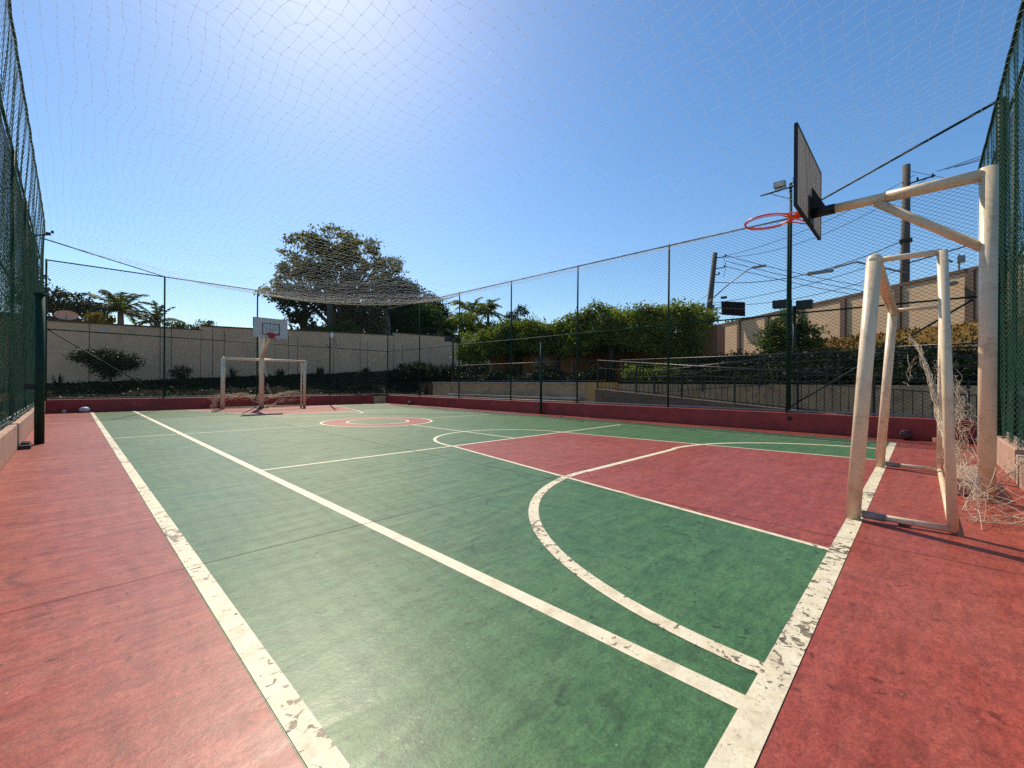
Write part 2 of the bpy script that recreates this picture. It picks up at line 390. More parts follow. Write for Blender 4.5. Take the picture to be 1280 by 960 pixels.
struct('court_slab_joints', j, M['joint'])

# ------------------------------------------------------------------ terrain
def smooth(a, b, x): t = np.clip((x-a)/(b-a), 0, 1); return t*t*(3-2*t)
def groundz(x, y):
    z = np.full_like(x, -.25)
    far = smooth(20.5, 26.2, y)*(.58+.062*np.clip(x, -2, 22))
    z = np.maximum(z, np.where(y > 21.0, .40+far, -.25))
    zr = np.where(x > 12.1, .05, -.25)
    zr = np.where(x > 14.62, 1.08, zr)
    xq = np.clip(30+(y-10.25)/1.245, 17.5, 31); tt_ = np.clip((x-16.8)/(xq-16.8), 0, 1)
    zr = np.where(x > 15.0, 1.08+smooth(15.0, 17.2, x)*.76*smooth(7.5, 4.5, y)+tt_*1.40*smooth(9, 5, y)+np.where(y>7, tt_*.6, 0), zr)
    z = np.maximum(z, np.where((x > 12.1), zr, -.25))
    z = np.where((x < -.7) & (y < 21), .1, z)
    return z
xs = np.unique(np.concatenate([[-900,-300,-80,-30,-12,-5], np.arange(-2, 26, .4), [12.05, 12.12, 14.60, 14.64, 30, 45, 90, 300, 900]]))
ys = np.unique(np.concatenate([[-900,-300,-80,-30,-12], np.arange(-6, 30, .5), [20.98, 21.02, 21.2, 45, 90, 300, 900]]))
X, Y = np.meshgrid(xs, ys, indexing='ij'); Zg = groundz(X, Y)
rough = rng.normal(0, .03, Zg.shape)*((X > 12.3)|(Y > 21.2))*((X < 40) & (Y < 40)) ; rough[(X > 12) & (X < 15)] = 0
Zg = Zg+rough
inside = (X > XL-.2) & (X < 12.05) & (Y > YN-.1) & (Y < 20.95)
Zg[inside] = -.3
nx_, ny_ = X.shape
idx = np.arange(nx_*ny_).reshape(nx_, ny_)
F = np.stack([idx[:-1,:-1], idx[1:,:-1], idx[1:,1:], idx[:-1,1:]], -1).reshape(-1, 4)
V = np.stack([X, Y, Zg], -1).reshape(-1, 3)
cx = V[F].mean(1); mi = np.zeros(len(F), np.int32)
mi[(cx[:,0] > 16.2) & (cx[:,1] < 8)] = 1
mi[(cx[:,0] > 12) & (cx[:,0] < 14.62) & (cx[:,1] < 20.9)] = 2
mi[(cx[:,0] < -1)] = 1; mi[(cx[:,1] > 28)] = 1; mi[cx[:,0] > 26] = 1
tag(fastmesh('terrain', V, F, None, mats=[M['soil'], M['dry_grass'], M['paving']], midx=mi), kind='structure')

# ------------------------------------------------------------------ kerbs
def kerb(name, label, c, d, ma, extra=None):
    g = MB(); g.box(c, d); 
    if extra: extra(g)
    o = g.build(name, ma, origin=(c[0], c[1], 0)); bv = o.modifiers.new('bevel', 'BEVEL'); bv.width = .012; bv.segments = 2
    return tag(o, label, 'kerb')
kerb('kerb_wall', 'long low red painted kerb in shade at the foot of the right hand fence', ((11.86+12.10)/2, 10.05, KH/2), (.24, 21.58, KH), M['kerb_red'])
kerb('kerb_wall', 'low dark red kerb behind the far goal under the back fence', ((XL+11.1)/2, 20.84+.12, KH/2+.01), (11.1-XL-.02, .24, KH+.02), M['kerb_red'])
kerb('kerb_wall', 'short pale stepped kerb piece closing the far right corner', (11.48, 20.84+.12, .19), (.72, .24, .38), M['retain'])
for k, (y0, y1) in enumerate([(-.7, 3.2), (3.21, 6.4), (6.41, 10.15), (10.165, 14.4), (14.415, 20.82)]):
    g = MB(); hh = .395 if k % 2 else .405
    g.box((XL-.13, (y0+y1)/2, hh/2), (.26, y1-y0, hh))
    o = g.build('kerb_block', M['kerb_beige'], origin=(XL-.13, (y0+y1)/2, 0)); o.modifiers.new('bevel', 'BEVEL').width = .012
    nm = ['nearest the camera outside the left edge', 'second from the near end at the left edge', 'just before the thick green post', 'beside and beyond the thick green post', 'farthest, ending at the left back corner'][k]
    tag(o, 'sunlit beige kerb block '+nm, 'kerb', 'beige kerb blocks along the left side')
kerb('kerb_wall', 'beige low wall behind the basket post with hollow and torn netting over it', (9.62, -.87, .19), (4.56, .22, .38), M['kerb_beige'])
kerb('kerb_wall', 'lower step of the beige wall at the right edge of the picture', (4.0, -.86, .165), (6.65, .2, .33), M['kerb_beige'])

# ------------------------------------------------------------------ fences
FZ = 5.1; MZ = 2.8
def chain_link(p0, p1, z0, z1, cw=.125, ch=.08, r=.0030, wob=0):
    p0 = np.array(p0, float); p1 = np.array(p1, float); L = np.linalg.norm(p1-p0); d = (p1-p0)/L
    sl = ch/cw; Hh = z1-z0; run = Hh/sl
    A, B = [], []
    for s0 in np.arange(-run, L, cw):
        for sg in (1, -1):
            # line s = s0 + k*(z-z0)/sl
            a_, b2 = s0, s0+run
            sa, sb = max(a_, 0), min(b2, L)
            if sb <= sa: continue
            za = z0+(sa-s0)*sl; zb = z0+(sb-s0)*sl
            if sg < 0: za, zb = z0+z1-za, z0+z1-zb
            n = 3 if sg > 0 else 3
            A.append((p0[0]+d[0]*sa, p0[1]+d[1]*sa, za)); B.append((p0[0]+d[0]*sb, p0[1]+d[1]*sb, zb))
    return wires(A, B, r, 3)
def fence(label, p0, p1, posts, zb, side, braces=(), post_r=.028, mesh=True):
    """posts: list of xy; side: offset direction of the wire panel"""
    t = thing('chain_link_fence', label, 'fence', (p0[0], p0[1], zb))
    for (x, y) in posts: MB().tube([(x, y, zb-.02), (x, y, FZ+.03)], post_r, 10).build('post', M['green_metal'], t, True)
    MB().tube([(p0[0], p0[1], FZ), (p1[0], p1[1], FZ)], .021, 8).build('top_rail', M['green_metal'], t, True)
    MB().tube([(p0[0], p0[1], MZ), (p1[0], p1[1], MZ)], .019, 8).build('middle_rail', M['green_metal'], t, True)
    MB().tube([(p0[0], p0[1], zb+.05), (p1[0], p1[1], zb+.05)], .017, 8).build('bottom_rail', M['steel'], t, True)
    for (a, b) in braces: MB().tube([a, b], .018, 8).build('brace', M['green_metal'], t, True)
    ox, oy = side
    V, F = chain_link((p0[0]+ox, p0[1]+oy), (p1[0]+ox, p1[1]+oy), zb+.04, FZ)
    fastmesh('wire_mesh', V, F, M['green_wire'], t)
    return t
PY = [-.75, 2.33, 5.27, 8.45, 11.6, 14.8, 17.9, 20.95]
PX = [-.58, 2.49, 5.66, 8.84]
fence('tall green chain link fence along the right side of the court', (11.97, -.75), (11.97, 20.95), [(11.97, y) for y in PY[1:]]+[(11.99, -.80)], KH, (.03, 0),
      [((11.97, 2.40, KH+.05), (11.97, -.70, MZ-.05))])
fence('tall green chain link fence behind the far goal', (-.60, 20.96), (11.93, 20.96), [(x, 20.96) for x in PX], KH+.02, (0, .03),
      [((2.42, 20.96, KH+.1), (-.55, 20.96, MZ)), ((8.92, 20.96, KH+.1), (11.93, 20.96, MZ))])
fence('tall chain link fence behind the green netting on the left', (-.72, -.75), (-.72, 20.94), [(-.72, y) for y in (5.3, 8.4, 11.5, 14.6, 17.85)], .40, (-.03, 0),
      [((-.72, 8.3, MZ), (-.72, 5.4, .5))])
fence('chain link fence behind the near basketball post', (11.90, -.90), (4.0, -.90), [(11.90, -.90), (8.87, -.90), (5.8, -.90)], .36, (0, -.03))

# ---- draped green curtains (knotted nets)
def net_surface(fn, us, vs_, r, diamond=True, keep=None):
    U, W = np.meshgrid(us, vs_, indexing='ij'); P = fn(U, W)
    I, J = np.meshgrid(np.arange(len(us)), np.arange(len(vs_)), indexing='ij')
    A, B = [], []
    if diamond:
        par = (I+J) % 2 == 0
        for di, dj in ((1, 1), (1, -1)):
            i0, j0 = np.where(par); ok = (i0+di < len(us)) & (j0+dj < len(vs_)) & (j0+dj >= 0)
            A.append(P[i0[ok], j0[ok]]); B.append(P[i0[ok]+di, j0[ok]+dj])
        # complete the other half of every diamond
        i0, j0 = np.where(~par)
    else:
        A.append(P[:-1, :].reshape(-1, 3)); B.append(P[1:, :].reshape(-1, 3))
        A.append(P[:, :-1].reshape(-1, 3)); B.append(P[:, 1:].reshape(-1, 3))
    A = np.concatenate(A); B = np.concatenate(B)
    if keep is not None:
        k = keep(A) & keep(B); A, B = A[k], B[k]
    return wires(A, B, r, 3), P
def left_fn(Yv, Zv):
    t = (Zv-.45)/(FZ-.45)
    fold = .032*np.sin(Yv*2*math.pi/.83+.8*np.sin(Zv*.9))+.024*np.sin(Yv*2*math.pi/.37+1.3*np.sin(Zv*1.4+Yv))+.012*np.sin(Zv*3.1+Yv*1.7)
    lean = .17*t**1.4*smooth(20.9, 15.5, Yv)
    edge = (smooth(0, .12, t)*.7+.3)*(1-.9*t**3)
    x = -.645+fold*edge+lean
    zz = Zv-.05*np.sin(Yv*1.013)**2*t
    return np.stack([x, Yv+.02*np.sin(Zv*5+Yv*3), Zv-.0*zz], -1)
t = thing('safety_netting', 'green knotted netting hanging in folds along the left side of the court', 'netting', (-.62, 10, .45))
(V, F), P = net_surface(left_fn, np.arange(4.0, 20.93, .038), np.arange(.44, 5.11, .038), .0019)
fastmesh('net', V, F, M['green_net'], t)
MB().tube([tuple(left_fn(np.array(y), np.array(5.1))+np.array([0, 0, .01])) for y in np.arange(4, 20.94, .25)], .014, 6).build('top_rope', M['green_net'], t, True)
MB().tube([tuple(left_fn(np.array(y), np.array(.46))) for y in np.arange(4, 20.94, .25)], .016, 6).build('bottom_hem', M['green_metal'], t, True)
def near_fn(Xv, Zv):
    t_ = (Zv-.4)/(FZ-.4)
    fold = .03*np.sin(Xv*2*math.pi/.7+.7*np.sin(Zv*1.1))+.02*np.sin(Xv*2*math.pi/.31+1.1*np.sin(Zv*1.7+Xv))
    return np.stack([Xv+.01*np.sin(Zv*6), -.80+fold*.9*(1-.92*t_**2.5)+.05*t_, Zv], -1)
t = thing('safety_netting', 'green knotted netting hanging behind the white basketball post', 'netting', (9, -.8, .4))
(V, F), P = net_surface(near_fn, np.arange(5.9, 11.9, .034), np.arange(.40, 5.11, .034), .0023)
fastmesh('net', V, F, M['green_net'], t)
# gathered edge of the net wrapped round its post
def wrap(U, W): 
    rr = .062+.012*np.sin(W*3.1+U*2)
    return np.stack([8.98+rr*np.cos(U), -.79+rr*np.sin(U), W], -1)
(V, F), P = net_surface(wrap, np.linspace(0, 4*math.pi, 21), np.arange(.40, 5.11, .034), .005)
fastmesh('gathered_edge', V, F, M['green_net'], t)
MB().tube([tuple(near_fn(np.array(x), np.array(5.1))) for x in np.arange(5.9, 11.9, .25)], .022, 6).build('top_rope', M['green_wire'], t, True)
MB().tube([(8.98, -.79, .4), (8.98, -.79, 5.1)], .045, 10).build('post', M['green_metal'], t, True)

# ---- overhead net
cuts = [((-.58, 17.85), (2.49, 20.95)), ((5.66, 20.95), (11.97, 14.8)), ((11.97, 2.33), (8.95, -.80)), ((2.5, -.8), (-.6, 2.3))]
def cutd(x, y, c):
    (x0, y0), (x1, y1) = c; L = math.hypot(x1-x0, y1-y0); nxv, nyv = -(y1-y0)/L, (x1-x0)/L
    s = (6-x0)*nxv+(10-y0)*nyv; d = (x-x0)*nxv+(y-y0)*nyv
    return d*math.copysign(1, s)
_gx = [-.48]
while _gx[-1] < 11.80: _gx.append(_gx[-1]+.122+.05*min(1, max(0, (_gx[-1]-1)/4)))
GX = np.array(_gx); GY = np.arange(-.78, 20.96, .172)
U0, W0 = np.meshgrid(GX, GY, indexing='ij')
def over_z(x, y):
    u = np.clip((x+.55)/12.5, 0, 1); v = np.clip((y+.8)/21.75, 0, 1)
    q = (16*u*(1-u)*v*(1-v))**.6
    f = np.clip(cutd(x, y, cuts[0])/2.2, 0, 1)**.7*np.clip(cutd(x, y, cuts[2])/2.2, 0, 1)**.7
    return 5.08-.88*q*f
jx = .035*np.sin(W0*1.9+U0*.9)+.028*np.sin(W0*4.3+1.7*U0)+rng.normal(0, .011, U0.shape)
jy = .035*np.sin(U0*2.1+W0*.7)+.026*np.sin(U0*4.9-W0*1.1)+rng.normal(0, .011, U0.shape)
bd = np.minimum(np.minimum(U0+.48, 11.9-U0), np.minimum(W0+.78, 20.9-W0)); fb = np.clip(bd/.8, 0, 1)
Xo = U0+jx*fb; Yo = W0+jy*fb
Zo = over_z(Xo, Yo)+fb*(.035*np.sin(U0*1.7+W0*.6)*np.sin(W0*1.1)+rng.normal(0, .012, U0.shape))
ok = np.ones_like(U0, bool)
for c in cuts: ok &= cutd(Xo, Yo, c) > -.02
P = np.stack([Xo, Yo, Zo], -1)
oA, oB = [], []
k1 = ok[:-1] & ok[1:]; oA.append(P[:-1][k1]); oB.append(P[1:][k1])
k2 = ok[:, :-1] & ok[:, 1:]; oA.append(P[:, :-1][k2]); oB.append(P[:, 1:][k2])
oA = np.concatenate(oA); oB = np.concatenate(oB)
t = thing('overhead_net', 'thin white square mesh net stretched over the whole court', 'net', (5.7, 10, 5.08))
V, F = wires(oA, oB, .0015, 3); fastmesh('mesh', V, F, M['net_white'], t)
K = P[ok]; kr = .0042
off = np.array([(kr,0,0), (-kr,0,0), (0,kr,0), (0,-kr,0), (0,0,kr), (0,0,-kr)])
V = (K[:, None]+off[None]).reshape(-1, 3); bi = np.arange(len(K))[:, None]*6
oc = np.array([(0,2,4), (2,1,4), (1,3,4), (3,0,4), (2,0,5), (1,2,5), (3,1,5), (0,3,5)])
F = (bi[:, None]+oc[None]).reshape(-1, 3); fastmesh('knots', V, F, M['net_knot'], t)
# slack bunched border rope across the far right corner and thin lacing on the fence tops
(x0, y0), (x1, y1) = cuts[1]
edge = []
for k in range(61):
    s = k/60; x, y = x0+(x1-x0)*s, y0+(y1-y0)*s
    edge.append((x, y, float(over_z(np.array(x), np.array(y)))-.02-.05*math.sin(math.pi*s)))
MB().tube(edge, .016, 6).build('border_rope', M['net_tan'], t, True)
bA, bB = [], []
for lay in range(7):
    for k in range(60):
        p, q = np.array(edge[k]), np.array(edge[k+1]); o1 = rng.normal(0, .035, 3)*min(1, 3*math.sin(math.pi*k/60)+.2); o2 = rng.normal(0, .035, 3)
        bA.append(p+o1+[0,0,.04*lay*math.sin(math.pi*k/60)]); bB.append(q+o2+[0,0,.04*lay*math.sin(math.pi*k/60)])
V, F = wires(bA, bB, .0045, 3); fastmesh('bunched_edge', V, F, M['net_tan'], t)
MB().tube([(x, 20.9, float(over_z(np.array(x), np.array(20.95)))) for x in np.arange(2.5, 5.7, .3)], .008, 5).build('border_rope', M['net_tan'], t)
MB().tube([(11.92, y, 5.08) for y in (2.4, 14.8)], .006, 5).build('border_rope', M['net_tan'], t)
o = MB().tube([(-.6, 17.85, 5.1), (2.49, 20.93, 5.1)], .018, 8).build('corner_cable', M['green_metal'], smooth=True, origin=(-.6, 17.85, 5.1)); tag(o, 'dark corner brace between the tops of the left netting and the back fence', 'brace')
o = MB().tube([(11.95, 2.33, 5.1), (8.98, -.80, 5.1)], .020, 8).build('corner_cable', M['green_metal'], smooth=True, origin=(11.95, 2.33, 5.1)); tag(o, 'dark corner brace behind the near backboard joining two fence tops', 'brace')

# ------------------------------------------------------------------ volleyball posts
def volley(label, x, y, h):
    t = thing('volleyball_post', label, 'post', (x, y, 0), 'green volleyball posts')
    r_ = .062 if x < 5 else .046
    MB().tube([(x, y, 0), (x, y, h)], r_, 16).build('pole', M['green_metal'], t, True)
    MB().tube([(x, y, h), (x, y, h+.03)], r_*1.2, 16).build('cap', M['green_metal'], t, True)
    MB().box((x-.10 if x < 5 else x+.1, y, .98 if x < 5 else 1.3), (.15, .05, .10)).build('winch', M['black_metal'], t)
volley('thick dark green volleyball post beside the left netting', -.37, 10.87, 2.55)
volley('slim dark green volleyball post in front of the right kerb', 11.74, 9.86, 2.60)

# ------------------------------------------------------------------ goals
def goal(label, x0, x1, yb, yt, bb, bt, r, mat, zt):
    t = thing('football_goal', label, 'goal', ((x0+x1)/2, yb, 0), 'futsal goals')
    s = 1 if bb > yb else -1
    for x in (x0, x1):
        MB().tube([(x, yb, 0), (x, yt, zt)], r, 16).build('front_post', mat, t, True)
        bt_ = bt+(.025 if x == x0 else -.05)*(1 if yb < 5 else 0)
        MB().tube([(x+.05, bb, .03), (x+.05, bt_, zt-.01)], r*.62, 12).build('back_post', mat, t, True)
        MB().tube([(x, yt, zt-.02), (x+.05, bt_, zt-.02)], r*.45, 12).build('top_side_bar', mat, t, True)
        MB().tube([(x, yb, .05), (x+.05, bb, .035)], r*.5, 12).build('base_side_bar', mat, t, True)
        MB().tube([(x, yb+s*.06, .05), (x+.01, yb+s*.2, .045)], r*.62, 12).build('sleeve', M['grey_sleeve'], t, True)
    MB().tube([(x0-.0, yt, zt-.03), (x1, yt, zt-.03)], r*.98, 16).build('crossbar', mat, t, True)
    MB().tube([(x0+.05, bb, .03), (x1+.05, bb, .03)], r*.5, 12).build('base_back_bar', mat, t, True)
    # worn round joints at the corners
    for x in (x0, x1): MB().sphere((x, yt, zt-.02), r*1.04, (1,1,1)).build('corner_joint', mat, t, True)
    return t
goal('white tubular football goal seen side on at the right', 4.43, 7.52, .40, .275, -.17, -.13, .050, M['white_steel'], 2.10)
goal('white football goal standing against the back kerb', 4.20, 7.28, 19.95, 19.93, 20.5, 20.42, .06, M['white_steel'], 2.04)

# ------------------------------------------------------------------ torn nets
def tangle(paths, n_each, spread, r=.0022, seed=1):
    rg = np.random.default_rng(seed); A, B = [], []
    for pi, path in enumerate(paths):
        pth = np.array(path, float); n = n_each if not hasattr(n_each, '__len__') else n_each[pi]
        sp = spread if not hasattr(spread, '__len__') else spread[pi]
        seg = np.linalg.norm(np.diff(pth, axis=0), axis=1); cum = np.r_[0, np.cumsum(seg)]
        for k in range(n):
            a, b = sorted(rg.uniform(0, cum[-1], 2)); 
            if b-a < .12: b = min(cum[-1], a+.3)
            m_ = max(5, int((b-a)/.035)); s = np.linspace(a, b, m_)
            C = np.stack([np.interp(s, cum, pth[:, i]) for i in range(3)], 1)
            w0 = rg.normal(0, sp, (max(4, m_//4+3), 3)); tt = np.linspace(0, len(w0)-1, m_)
            Wv = np.stack([np.interp(tt, range(len(w0)), w0[:, i]) for i in range(3)], 1)
            kk = np.array([.25, .5, .25])
            for i in range(3): Wv[1:-1, i] = np.convolve(Wv[:, i], kk, 'valid')
            C = C+Wv; C[:, 2] = np.maximum(C[:, 2], .006)
            A.append(C[:-1]); B.append(C[1:])
    return np.concatenate(A), np.concatenate(B)
def crumpled(cx, cy, wx, wy, zfun, cell, r, seed, ang=0, keepf=.8):
    rg = np.random.default_rng(seed)
    us = np.arange(-wx/2, wx/2, cell); vs2 = np.arange(-wy/2, wy/2, cell)
    U, W = np.meshgrid(us, vs2, indexing='ij')
    def lump(): 
        o = np.zeros_like(U)
        for k in range(5):
            a1, a2, ph = rg.uniform(-9, 9, 3); o += np.sin(U*a1+W*a2+ph)/5
        return o
    x = U+lump()*wx*.22+rg.normal(0, cell*.16, U.shape); y = W+lump()*wy*.22+rg.normal(0, cell*.16, U.shape)
    c, s = math.cos(ang), math.sin(ang); x, y = cx+x*c-y*s, cy+x*s+y*c
    z = zfun(x, y)+np.abs(lump())*.06+rg.uniform(0, .02, U.shape)
    P = np.stack([x, y, np.maximum(z, .006)], -1)
    A = []; B = []
    par = np.add.outer(np.arange(len(us)), np.arange(len(vs2))) % 2 == 0
    for d in ((1, 1), (1, -1)):
        i0, j0 = np.where(par); q = (i0+1 < len(us)) & (j0+d[1] < len(vs2)) & (j0+d[1] >= 0) & (rg.random(len(i0)) < keepf)
        A.append(P[i0[q], j0[q]]); B.append(P[i0[q]+1, j0[q]+d[1]])
    A.append(P[:-1][rg.random(P[:-1].shape[:2]) < .12]); B.append(A[-1]+rg.normal(0, cell*.8, A[-1].shape)); B[-1][:, 2] = np.maximum(B[-1][:, 2], .006)
    A = np.concatenate(A); B = np.concatenate(B)
    mid = (A+B)/2+rg.normal(0, cell*.12, A.shape); mid[:, 2] = np.maximum(mid[:, 2], .006)
    return np.concatenate([A, mid]), np.concatenate([mid, B])
t = thing('torn_goal_net', 'torn pale net trailing from the near goal onto the floor by the basket post', 'net', (6.3, -.35, 0))
A1, B1 = tangle([[(7.2, .12, 1.72), (6.95, 0, 1.45), (6.75, -.08, 1.15), (6.6, -.13, .85), (6.2, -.16, .62), (5.7, -.2, .35)],
                 [(7.0, .08, 1.55), (6.9, .12, 1.2), (6.8, .1, .95)],
                 [(7.5, -.13, 1.5), (7.2, -.25, 1.1), (6.9, -.35, .75), (6.8, -.4, .3)],
                 [(7.3, -.2, 1.3), (7.0, -.3, .6), (6.5, -.35, .15)],
                 [(7.1, -.25, .5), (6.4, -.3, .2), (5.7, -.35, .1)],
                 [(6.0, -.3, .5), (5.6, -.33, .3), (5.2, -.33, .15), (4.9, -.35, .02)]], [70, 6, 26, 24, 26, 20], [.018, .04, .07, .07, .07, .08], seed=4)
V, F = wires(A1, B1, .0021, 3); fastmesh('trailing_strands', V, F, M['net_tan'], t)
def heap(x, y): return .42*np.exp(-((x-6.25)/.35)**2-((y+.72)/.22)**2)+.10*np.exp(-((x-5.5)/.5)**2-((y+.55)/.2)**2)
A1, B1 = crumpled(5.75, -.55, 1.7, .62, heap, .062, .002, 11)
V, F = wires(A1, B1, .0021, 3); fastmesh('fallen_mesh', V, F, M['net_tan'], t)
t = thing('sagging_goal_net', 'collapsed pale net bunched along the bottom of the far goal', 'net', (5.7, 20.2, 0))
A1, B1 = tangle([[(4.0, 20.3, .55), (4.3, 20.35, .50), (4.9, 20.4, .56), (5.3, 20.4, .48), (5.7, 20.4, .34)],
                 [(5.9, 20.4, .38), (6.3, 20.4, .52), (6.9, 20.4, .62), (7.25, 20.38, .60)],
                 [(5.75, 20.35, 1.95), (5.85, 20.35, 1.4), (5.9, 20.35, .8), (6.1, 20.35, .55)],
                 [(4.0, 20.25, .5), (3.95, 20.2, .2), (3.9, 20.1, .02)],
                 [(5.5, 20.3, .3), (5.7, 20.2, .05), (6.1, 20.2, .1), (6.6, 20.3, .35)]], [34, 34, 8, 16, 14], [.06, .06, .03, .07, .08], seed=9)
V, F = wires(A1, B1, .006, 3); fastmesh('bunched_rope', V, F, M['net_tan'], t)
A2, B2 = crumpled(5.7, 20.25, 3.2, .5, lambda x, y: .12+.2*np.abs(np.sin(x*2.3))+rng.uniform(0, .22, x.shape), .11, .003, 3)
V, F = wires(A2, B2, .0035, 3); fastmesh('fallen_mesh', V, F, M['net_tan'], t)

# ------------------------------------------------------------------ basketball hoops
def ring_pts(cx, cy, cz, r, n=40): return [(cx+r*math.cos(2*math.pi*k/n), cy+r*math.sin(2*math.pi*k/n), cz) for k in range(n+1)]
px_, py_ = 6.03, -.45
t = thing('basketball_hoop', 'near basketball hoop on a thick white post seen from behind the board', 'basketball hoop', (px_, py_, 0), 'basketball hoops')
MB().tube([(px_, py_, 0), (px_, py_, 3.16)], .062, 28).build('post', M['white_steel'], t, True)
MB().tube([(px_, py_-.0, 3.10), (px_, .28, 3.10)], .057, 20).build('arm', M['white_steel'], t, True)
MB().tube([(px_, .28, 3.10), (px_, .74, 3.10)], .050, 20).build('arm_extension', M['white_steel'], t, True)
MB().tube([(px_, .36, 3.06), (px_, -.42, 2.40)], .042, 18).build('brace', M['white_steel'], t, True)
MB().tube([(px_, .72, 3.10), (px_, .945, 3.10)], .056, 20).build('mounting_sleeve', M['black_metal'], t, True)
g = MB(); g.box((px_, .943, 3.13), (.26, .015, .30)); g.poly([(px_-.01, .94, 3.42), (px_-.01, .80, 3.14), (px_-.01, .94, 3.14)]); g.poly([(px_+.01, .94, 3.42), (px_+.01, .94, 3.14), (px_+.01, .80, 3.14)]); g.build('mounting_plate', M['black_metal'], t)
BX0, BX1, BZ0, BZ1, BY = 5.29, 6.74, 2.99, 3.83, .965
o = MB().box(((BX0+BX1)/2, BY, (BZ0+BZ1)/2), (BX1-BX0, .022, BZ1-BZ0)).build('backboard', M['board_back'], t)
g = MB()
for (c, d) in (((BX0-.004, BY, (BZ0+BZ1)/2), (.018, .034, BZ1-BZ0+.03)), ((BX1+.004, BY, (BZ0+BZ1)/2), (.018, .034, BZ1-BZ0+.03)),
               (((BX0+BX1)/2, BY, BZ0-.004), (BX1-BX0-.02, .034, .018)), (((BX0+BX1)/2, BY, BZ1+.004), (BX1-BX0-.02, .034, .018))): g.box(c, d)
g.build('board_frame', M['black_metal'], o)
MB().box(((BX0+BX1)/2, BY+.013, (BZ0+BZ1)/2), (BX1-BX0-.03, .004, BZ1-BZ0-.03)).build('front_face', M['board_front'], o)
rz_ = 3.13
rg_ = MB().tube(ring_pts(px_, 1.40, rz_, .245), .0105, 10, False).build('ring', M['orange_ring'], t, True)
g = MB(); g.box((px_, 1.07, rz_-.02), (.15, .2, .012)); g.box((px_, .983, rz_-.05), (.17, .012, .16))
for s in (-1, 1): g.tube([(px_+s*.075, .99, rz_-.01), (px_+s*.15, 1.21, rz_-.005)], .010, 8)
for s in (-1, 1): g.tube([(px_+s*.06, .99, rz_-.12), (px_+s*.12, 1.20, rz_-.02)], .008, 8)
g.build('ring_bracket', M['orange_ring'], rg_)
MB().tube(ring_pts(px_, 1.40, rz_-.02, .240), .005, 6, False).build('net_hooks', M['orange_ring'], rg_, True)
MB().box((px_-.055, -.375, .115), (.012, .03, .23)).build('base_fin', M['white_fin'], t)
o = MB().box((6.62, -.36, .09), (1.0, .26, .18)).build('concrete_footing', M['kerb_beige'], origin=(6.55, -.36, 0)); tag(o, 'low beige concrete footing at the foot of the near white post', 'footing'); o.modifiers.new('b', 'BEVEL').width = .015
# far hoop
fx, fy = 5.50, 19.74
t = thing('basketball_hoop', 'far basketball hoop with white backboard and red ring facing the court', 'basketball hoop', (fx, fy, 0), 'basketball hoops')
MB().tube([(fx, fy, 0), (fx, fy, 3.05)], .095, 18).build('post', M['white_steel'], t, True)
MB().tube([(fx, fy, 3.0), (fx, 18.7, 3.0)], .06, 14).build('arm', M['white_steel'], t, True)
MB().tube([(fx, fy-.02, 2.05), (fx, 18.72, 2.92)], .055, 14).build('brace', M['white_steel'], t, True)
MB().box((fx, fy, .02), (.4, .4, .04)).build('base_plate', M['black_metal'], t)
c0, c1, z0, z1, yb = 4.90, 6.13, 2.84, 3.60, 18.66
o = MB().box(((c0+c1)/2, yb, (z0+z1)/2), (c1-c0, .03, z1-z0)).build('backboard', M['board_front'], t)
g = MB(); q0, q1, w0, w1 = 5.22, 5.82, 2.97, 3.40
for (c, d) in ((((q0+q1)/2, yb-.018, w0), (q1-q0+.03, .006, .03)), (((q0+q1)/2, yb-.018, w1), (q1-q0+.03, .006, .03)),
               ((q0, yb-.018, (w0+w1)/2), (.03, .006, w1-w0-.031)), ((q1, yb-.018, (w0+w1)/2), (.03, .006, w1-w0-.031))): g.box(c, d)
g.build('target_square', M['black_metal'], o)
MB().box(((c0+c1)/2, yb-.002, z1+.006), (c1-c0, .04, .014)).build('top_edge', M['black_metal'], o)
MB().box((c0-.006, yb-.002, (z0+z1)/2+.2), (.016, .04, .38)).build('side_edge', M['black_metal'], o)
# faded grey lettering inside the square (blurred strokes)
g = MB()
def stroke(xa, za, xb, zb, wd=.018):
    d = Vector((xb-xa, 0, zb-za)).normalized(); n = Vector((-d.z, 0, d.x))*wd/2
    g.poly([(xa-n.x, yb-.0175, za-n.z), (xb-n.x, yb-.0175, zb-n.z), (xb+n.x, yb-.0175, zb+n.z), (xa+n.x, yb-.0175, za+n.z)])
for (xa, za, xb, zb) in ((5.29, 3.32, 5.34, 3.10), (5.34, 3.10, 5.39, 3.32), (5.43, 3.10, 5.48, 3.32), (5.48, 3.32, 5.53, 3.10), (5.45, 3.18, 5.51, 3.18),
                         (5.58, 3.10, 5.58, 3.32), (5.65, 3.10, 5.65, 3.32), (5.65, 3.32, 5.72, 3.26), (5.72, 3.26, 5.66, 3.20), (5.67, 3.20, 5.74, 3.10)): stroke(xa, za, xb, zb)
g.build('faded_lettering', M['board_ink'], o)
r2 = MB().tube(ring_pts(fx, 18.30, 3.00, .225), .012, 8, False).build('ring', M['red_ring'], t, True)
MB().box((fx+.02, 18.57, 2.92), (.19, .13, .20)).build('ring_bracket', M['red_ring'], r2)

